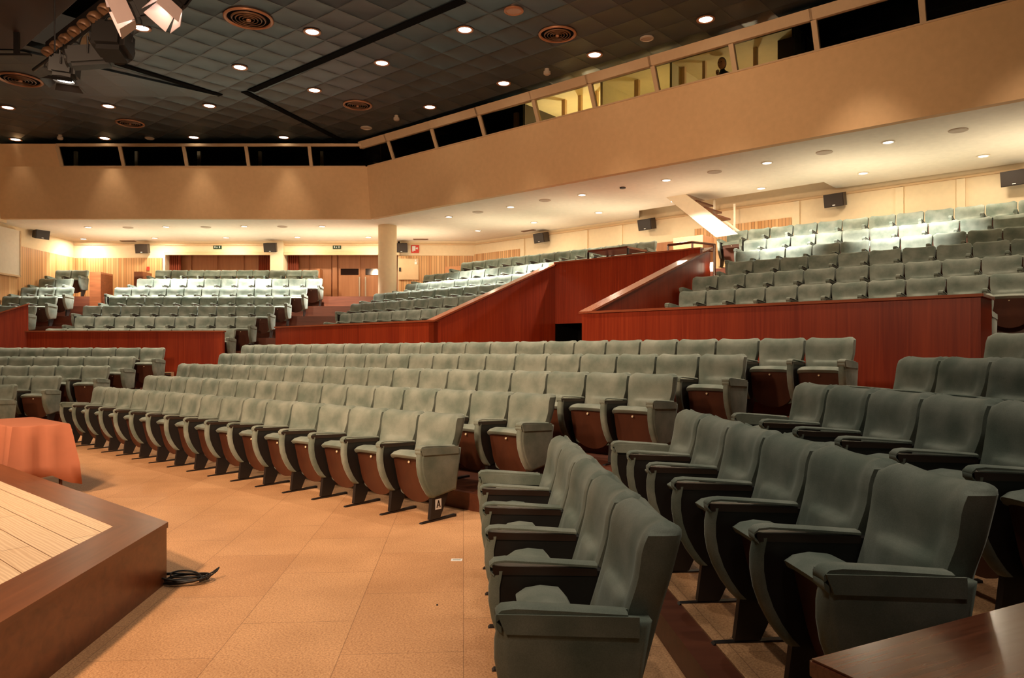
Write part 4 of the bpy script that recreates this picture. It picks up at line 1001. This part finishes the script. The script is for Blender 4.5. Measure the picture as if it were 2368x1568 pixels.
# inner rail with a row of small lamps in the slot
nP = Vector((dP.y, -dP.x, 0)); nP = -nP if nP.dot(Vector((NB.x, NB.y, 0))) > 0 else nP     # towards the stage
r0 = at_z(112, 112, 6.95)
rail = empty('lamp_rail', 'dark rail with a row of small unlit lamps above the lighting bar', 'rigging', r0)
bm = bmesh.new(); box(bm, 0, 6.5, -.05, .05, 0, .10, Matrix.Rotation(math.atan2(dP.y, dP.x), 4, 'Z')); finish('rail', bm, M_LANTERN, rail)
for k in range(10):
    c0_ = dP * (.12 + k * .42)
    bm = bmesh.new(); M = Matrix.Translation(c0_ + Vector((0, 0, -.02))) @ Matrix.Rotation(math.radians(-25), 4, Vector(dP)); lathe(bm, [(.05, 0), (.10, -.08), (.105, -.15), (.09, -.15), (.04, -.06)], 14, M); finish('lamp', bm, M_GRILLE, rail, smooth=True)
def lantern(px, py, z, aim, L, W, label, lit, doors, power=0):
    p = at_z(px, py, z); o = empty('stage_lantern', label, 'stage light', p)
    d = (Vector(aim) - p).normalized(); R = d.to_track_quat('Z', 'Y').to_matrix().to_4x4()
    bm = bmesh.new(); box(bm, -W / 2, W / 2, -W / 2, W / 2, -L / 2, L / 2, R); bmesh.ops.bevel(bm, geom=bm.edges[:], offset=W * .16, segments=2, affect='EDGES'); finish('housing', bm, M_LANTERN, o)
    bm = bmesh.new(); lathe(bm, [(W * .42, L / 2), (W * .44, L / 2 + .03), (W * .40, L / 2 + .035), (W * .38, L / 2 + .01)], 20, R); finish('lens_ring', bm, M_LANTERN, o)
    bm = bmesh.new(); lathe(bm, [(W * .37, L / 2 + .005), (W * .34, L / 2 + .014), (W * .1, L / 2 + .02)], 20, R); finish('lens', bm, M_LANT if lit else M_GRILLE, o)
    up = Vector((0, 0, 1)); side = d.cross(up).normalized()
    bm = bmesh.new(); hz = (ZP - z)
    tube(bm, [side * (W * .55), side * (W * .6) + up * hz * .6, up * (hz * .6) - side * (W * .6), -side * (W * .55)], .012, 6); tube(bm, [up * hz * .6, up * (hz + .02)], .014, 6); finish('yoke', bm, M_IRON, o)
    dl_ = W * (.3 if doors is M_LANTERN else .85)
    if doors:
        for k in range(4):
            a = k * PI / 2; Rk = R @ Matrix.Rotation(a, 4, 'Z')
            bm = bmesh.new(); hexa(bm, [Rk @ Vector(q) for q in ((-W * .42, W * .44, L / 2 + .03), (W * .42, W * .44, L / 2 + .03), (W * .42, W * .455, L / 2 + .03), (-W * .42, W * .455, L / 2 + .03))], [Rk @ Vector(q) for q in ((-W * .55, W * .70, L / 2 + dl_), (W * .55, W * .70, L / 2 + dl_), (W * .55, W * .715, L / 2 + dl_), (-W * .55, W * .715, L / 2 + dl_))])
            finish('barn_door', bm, doors, o)
    if power: 
        q_ = p + d * (L / 2 + .06); spot('stage_lantern_beam', q_, Vector(aim), power, COL_STAGE, 55, .7, .08)
lantern(150, 158, 5.98, (-7.5, 11.5, .0), .34, .38, 'black stage lantern with lit lens at the left end of the bar', True, M_LANTERN, 250)
lantern(262, 96, 5.98, (-6.2, 13.8, 5.4), .50, .46, 'large unlit black stage lantern in the middle of the bar', False, None)
lantern(208, 132, 5.90, (-9.5, 9.8, 5.2), .60, .30, 'long unlit black stage lantern behind the middle one', False, None)
lantern(345, 22, 5.95, (-6.9, 8.6, 4.9), .40, .30, 'bright stage lantern with pale open barn doors at the top', True, M_BARN, 250)
lantern(412, -12, 5.95, (-4.9, 8.4, 4.2), .34, .28, 'stage lantern with white barn door cut by the top edge', True, M_BARN, 0)
# dark clamp bracket at the left edge
q = at_z(30, 127, 6.9); bm = bmesh.new(); box(bm, -.5, .33, -.03, .03, -.02, .02); box(bm, .02, .12, -.02, .02, 0, .47); tag(finish('ceiling_bracket', bm, M_LANTERN, None, q), 'dark ceiling bracket at the left picture edge', 'bracket')
# ================================================================== STAIR, TABLE AND RAILINGS ON THE DECK
u0, u1 = at_n(1655, 548, NB, 15.95), at_n(1560, 472, NB, 15.95)
stp = empty('open_stair', 'white open stair rising from the upper deck into the soffit opening', 'stairs', u0)
dd = u1 - u0; nb3 = Vector((NB.x, NB.y, 0))
dd2 = dd * 1.9
eD = Vector((dd.x, dd.y, 0)).normalized(); hgt = Vector((0, 0, .40)) - eD * .04
bm = bmesh.new(); t_ = nb3 * .07; z0_ = Vector((0, 0, 0)); tl = Vector((0, 0, .02)) - eD * .52
hexa(bm, (z0_, z0_ + t_, dd2 + t_, dd2), (tl, tl + t_, dd2 + hgt + t_, dd2 + hgt)); finish('stringer', bm, M_STAIRW, stp)
for k in range(1, 9):
    c_ = dd2 * ((k + .5) / 9) + Vector((0, 0, .24)) - eD * .12; bm = bmesh.new()
    pp = [c_ + nb3 * .08 - eD * .15, c_ + nb3 * .95 - eD * .15, c_ + nb3 * .95 + eD * .12, c_ + nb3 * .08 + eD * .12]
    hexa(bm, pp, [p + Vector((0, 0, .04)) for p in pp]); finish('tread', bm, M_STEP, stp)
for off, ln in ((1.25, 1.0), (2.3, 1.0)):
    b0 = nb3 * (off - .1) + Vector((.0, 0, .0)); bm = bmesh.new()
    tube(bm, [b0 + Vector((0, 0, .30)) - dd * .12, b0 + dd2 + Vector((0, 0, .30))], .035, 8)
    for t in ((.08, .9) if off > 2 else (.06, .55, 1.1)): tube(bm, [b0 + dd * t - Vector((0, 0, .2)), b0 + dd * t + Vector((0, 0, .9 if off < 2 else .30))], .03, 8)
    finish('handrail', bm, M_STAIRW, stp)
# wooden box carrying the stair foot
bm = bmesh.new(); prism(bm, [pb(15.35, -8.45), pb(15.35, -7.70), pb(15.93, -7.70), pb(15.93, -8.45)], 3.12, u0.z - .02); o = finish('stair_base', bm, M_DOOR); tag(o, 'orange wooden box under the foot of the white stair', 'stair base')
# small table frame on the deck of the middle block
def frame_table(p0, p1, dep, z0, z1, label):
    o = empty('side_table', label, 'table', (p0.x, p0.y, z0)); d = (p1 - p0); D = NB * dep; h = z1 - z0
    c = [V2(0, 0), d, d + D, D]
    for i in range(4):
        bm = bmesh.new(); tube(bm, [(c[i].x, c[i].y, 0), (c[i].x, c[i].y, h)], .028, 6); finish('leg', bm, M_LANTERN, o)
    bm = bmesh.new(); prism(bm, [c[0] - NB * .02, c[1] - NB * .02, c[2] + NB * .02, c[3] + NB * .02], h, h + .045); finish('table_top', bm, M_STEP, o)
t0, t1 = at_n(1360, 584, NB, 14.0), at_n(1452, 576, NB, 14.0)
frame_table(V2(t0.x, t0.y), V2(t1.x, t1.y), .8, 2.99, t0.z, 'dark slender table standing on the deck behind tunnel wall')
t0, t1 = at_n(1530, 570, NB, 14.4), at_n(1600, 553, NB, 14.4)
rg = empty('guard_rail', 'brown tubular guard rail beside the tunnel at the deck edge', 'railing', t0)
g = [at_n(1527, 585, NB, 13.9), at_n(1545, 567, NB, 14.3), at_n(1601, 560, NB, 14.3), at_n(1652, 566, NB, 13.75), at_n(1652, 640, NB, 13.75)]
bm = bmesh.new(); gg = [p - t0 for p in g]; tube(bm, gg[1:], .028, 8); tube(bm, [p - Vector((0, 0, .14)) for p in gg[1:4]], .016, 8); finish('rail', bm, M_LEDGE, rg)
bm = bmesh.new()
for p in gg[1:4]: tube(bm, [p, Vector((p.x, p.y, 2.99 - t0.z))], .024, 8)
finish('post', bm, M_LEDGE, rg)
q = at_n(1648, 617, NB, 13.85); bm = bmesh.new(); lathe(bm, [(.05, -.09), (.06, 0), (.05, .09)], 12); tag(finish('wall_lamp', bm, glow('small_lamp_glow', (1, .85, .6), 4), None, q, smooth=True), 'small glowing step lamp at top end of the tunnel rail', 'lamp')
# ================================================================== PERSON IN THE CONTROL BOOTH
pq = BT0 + dF * fl(1641) - nF * .62; gz = ZT + .03
per_ = empty('person', 'person in dark jacket leaning on the booth sill, hand at chin', 'person', (pq.x, pq.y, gz), math.atan2(nF.y, nF.x) + PI / 2)
def skin_body(name, chains, mat, parent, lv=2):
    """one continuous surface grown along connected joints"""
    me = bpy.data.meshes.new(name); vs = []; es = []; rs = []; idx = {}
    for ch in chains:
        prev = None
        for (p, r) in ch:
            key = tuple(round(c, 4) for c in p)
            if key not in idx: idx[key] = len(vs); vs.append(p); rs.append(r)
            if prev is not None and prev != idx[key]: es.append((prev, idx[key]))
            prev = idx[key]
    me.from_pydata(vs, es, []); o = bpy.data.objects.new(name, me); C.objects.link(o); o.parent = parent
    sm = o.modifiers.new('skin', 'SKIN'); sm.use_smooth_shade = True
    for i, sv in enumerate(me.skin_vertices[0].data): r = rs[i]; sv.radius = r if isinstance(r, tuple) else (r, r); sv.use_root = (i == 0)
    ss = o.modifiers.new('sub', 'SUBSURF'); ss.levels = ss.render_levels = lv
    me.materials.append(mat); return o
# local -y looks towards the hall
hip, chest, neck = (0, .16, -.45), (0, .02, .10), (0, -.04, .26)
body = skin_body('body', [[(hip, (.17, .12)), ((0, .10, -.18), (.16, .11)), (chest, (.17, .11)), (neck, .055), ((0, -.06, .33), .05)],
    [(chest, (.17, .11)), ((-.19, .02, .15), .07), ((-.29, -.10, -.03), .055), ((-.12, -.26, .03), .040), ((-.03, -.22, .14), .030)],
    [(chest, (.17, .11)), ((.19, .02, .15), .07), ((.30, -.12, .00), .055), ((.10, -.30, .00), .040), ((.0, -.30, .02), .030)]], M_JACKET, per_)
bm = bmesh.new(); bmesh.ops.create_uvsphere(bm, u_segments=20, v_segments=14, radius=1)
for v in bm.verts:
    x, y, z = v.co; k = 1 - .22 * max(0, -z) ** 1.3
    v.co = Vector((x * .075 * k, y * .092 * k - (.012 if z < -.2 and y < 0 else 0), z * .115)) + Vector((0, -.075, .41))
finish('head', bm, M_SKIN, per_, smooth=True)
bm = bmesh.new(); hexa(bm, [(-.014, -.185, .385), (.014, -.185, .385), (.012, -.16, .385), (-.012, -.16, .385)], [(-.006, -.172, .425), (.006, -.172, .425), (.006, -.16, .43), (-.006, -.16, .43)]); finish('nose', bm, M_SKIN, per_)
for s in (-1, 1):
    bm = bmesh.new(); lathe(bm, [(.008, 0), (.009, .004), (.004, .008)], 8, Matrix.Translation((s * .028, -.158, .423)) @ Matrix.Rotation(PI / 2, 4, 'X')); finish('eye', bm, M_HAIR, per_)
    bm = bmesh.new(); lathe(bm, [(.016, -.004), (.020, 0), (.016, .006)], 10, Matrix.Translation((s * .076, -.07, .405)) @ Matrix.Rotation(s * PI / 2, 4, 'Y')); finish('ear', bm, M_SKIN, per_)
bm = bmesh.new(); box(bm, -.024, .024, -.168, -.155, .350, .357); finish('mouth', bm, plain('lips', (.30, .09, .07), .6), per_)
bm = bmesh.new(); bmesh.ops.create_uvsphere(bm, u_segments=20, v_segments=14, radius=1)
for v in list(bm.verts):
    if v.co.z < -.05 and v.co.y < .15 or (v.co.y < -.45 and v.co.z < .45): bm.verts.remove(v)
for v in bm.verts: v.co = Vector((v.co.x * .084, v.co.y * .100, v.co.z * .122)) + Vector((0, -.068, .418))
finish('hair', bm, M_HAIR, per_, smooth=True)
for tag_, base, dirs in (('hand', (-.03, -.22, .14), (.25, -.35, 1)), ('hand', (0, -.30, .02), (-1, -.2, .15))):
    b = Vector(base); d = Vector(dirs).normalized(); sd = d.cross(Vector((0, 1, .2))).normalized(); palm = b + d * .05
    ch = [[(tuple(b), .022), (tuple(palm), (.030, .018))]]
    for k, (off, ln) in enumerate(((-.026, .055), (-.009, .066), (.009, .062), (.025, .048))):
        r_ = palm + sd * off + d * .01; m_ = r_ + d * ln * .55 + Vector((0, -.008, 0)); t_ = m_ + d * ln * .35 + Vector((0, .018, 0))
        ch.append([(tuple(palm), (.030, .018)), (tuple(r_), .009), (tuple(m_), .008), (tuple(t_), .007)])
    tb_ = b + d * .02 - sd * .03; ch.append([(tuple(b), .022), (tuple(tb_), .010), (tuple(tb_ + d * .035 - sd * .008), .008)])
    skin_body(tag_, ch, M_SKIN, per_, 1)
# things seen in the booths
q = BT0 + dF * fl(1600) - nF * 1.5; bm = bmesh.new(); lathe(bm, [(.16, 0), (.17, .02), (.15, .03), (.02, .03)], 24, Matrix.Rotation(PI / 2, 4, 'X')); o = finish('wall_clock', bm, M_DISC, None, (q.x, q.y, 7.0), math.atan2(nF.y, nF.x) + PI / 2); tag(o, 'pale round wall clock in the booth left of the person', 'clock')
q = BT0 + dF * fl(1755) - nF * .50; bm = bmesh.new(); box(bm, -.34, .34, -.12, .12, -.02, .08); box(bm, -.1, .12, -.05, .05, .08, .16); box(bm, .2, .32, -.06, .04, .08, .2); tag(finish('equipment', bm, M_IRON, None, (q.x, q.y, ZT), aR), 'dark lighting desk on the booth sill right of the person', 'equipment')
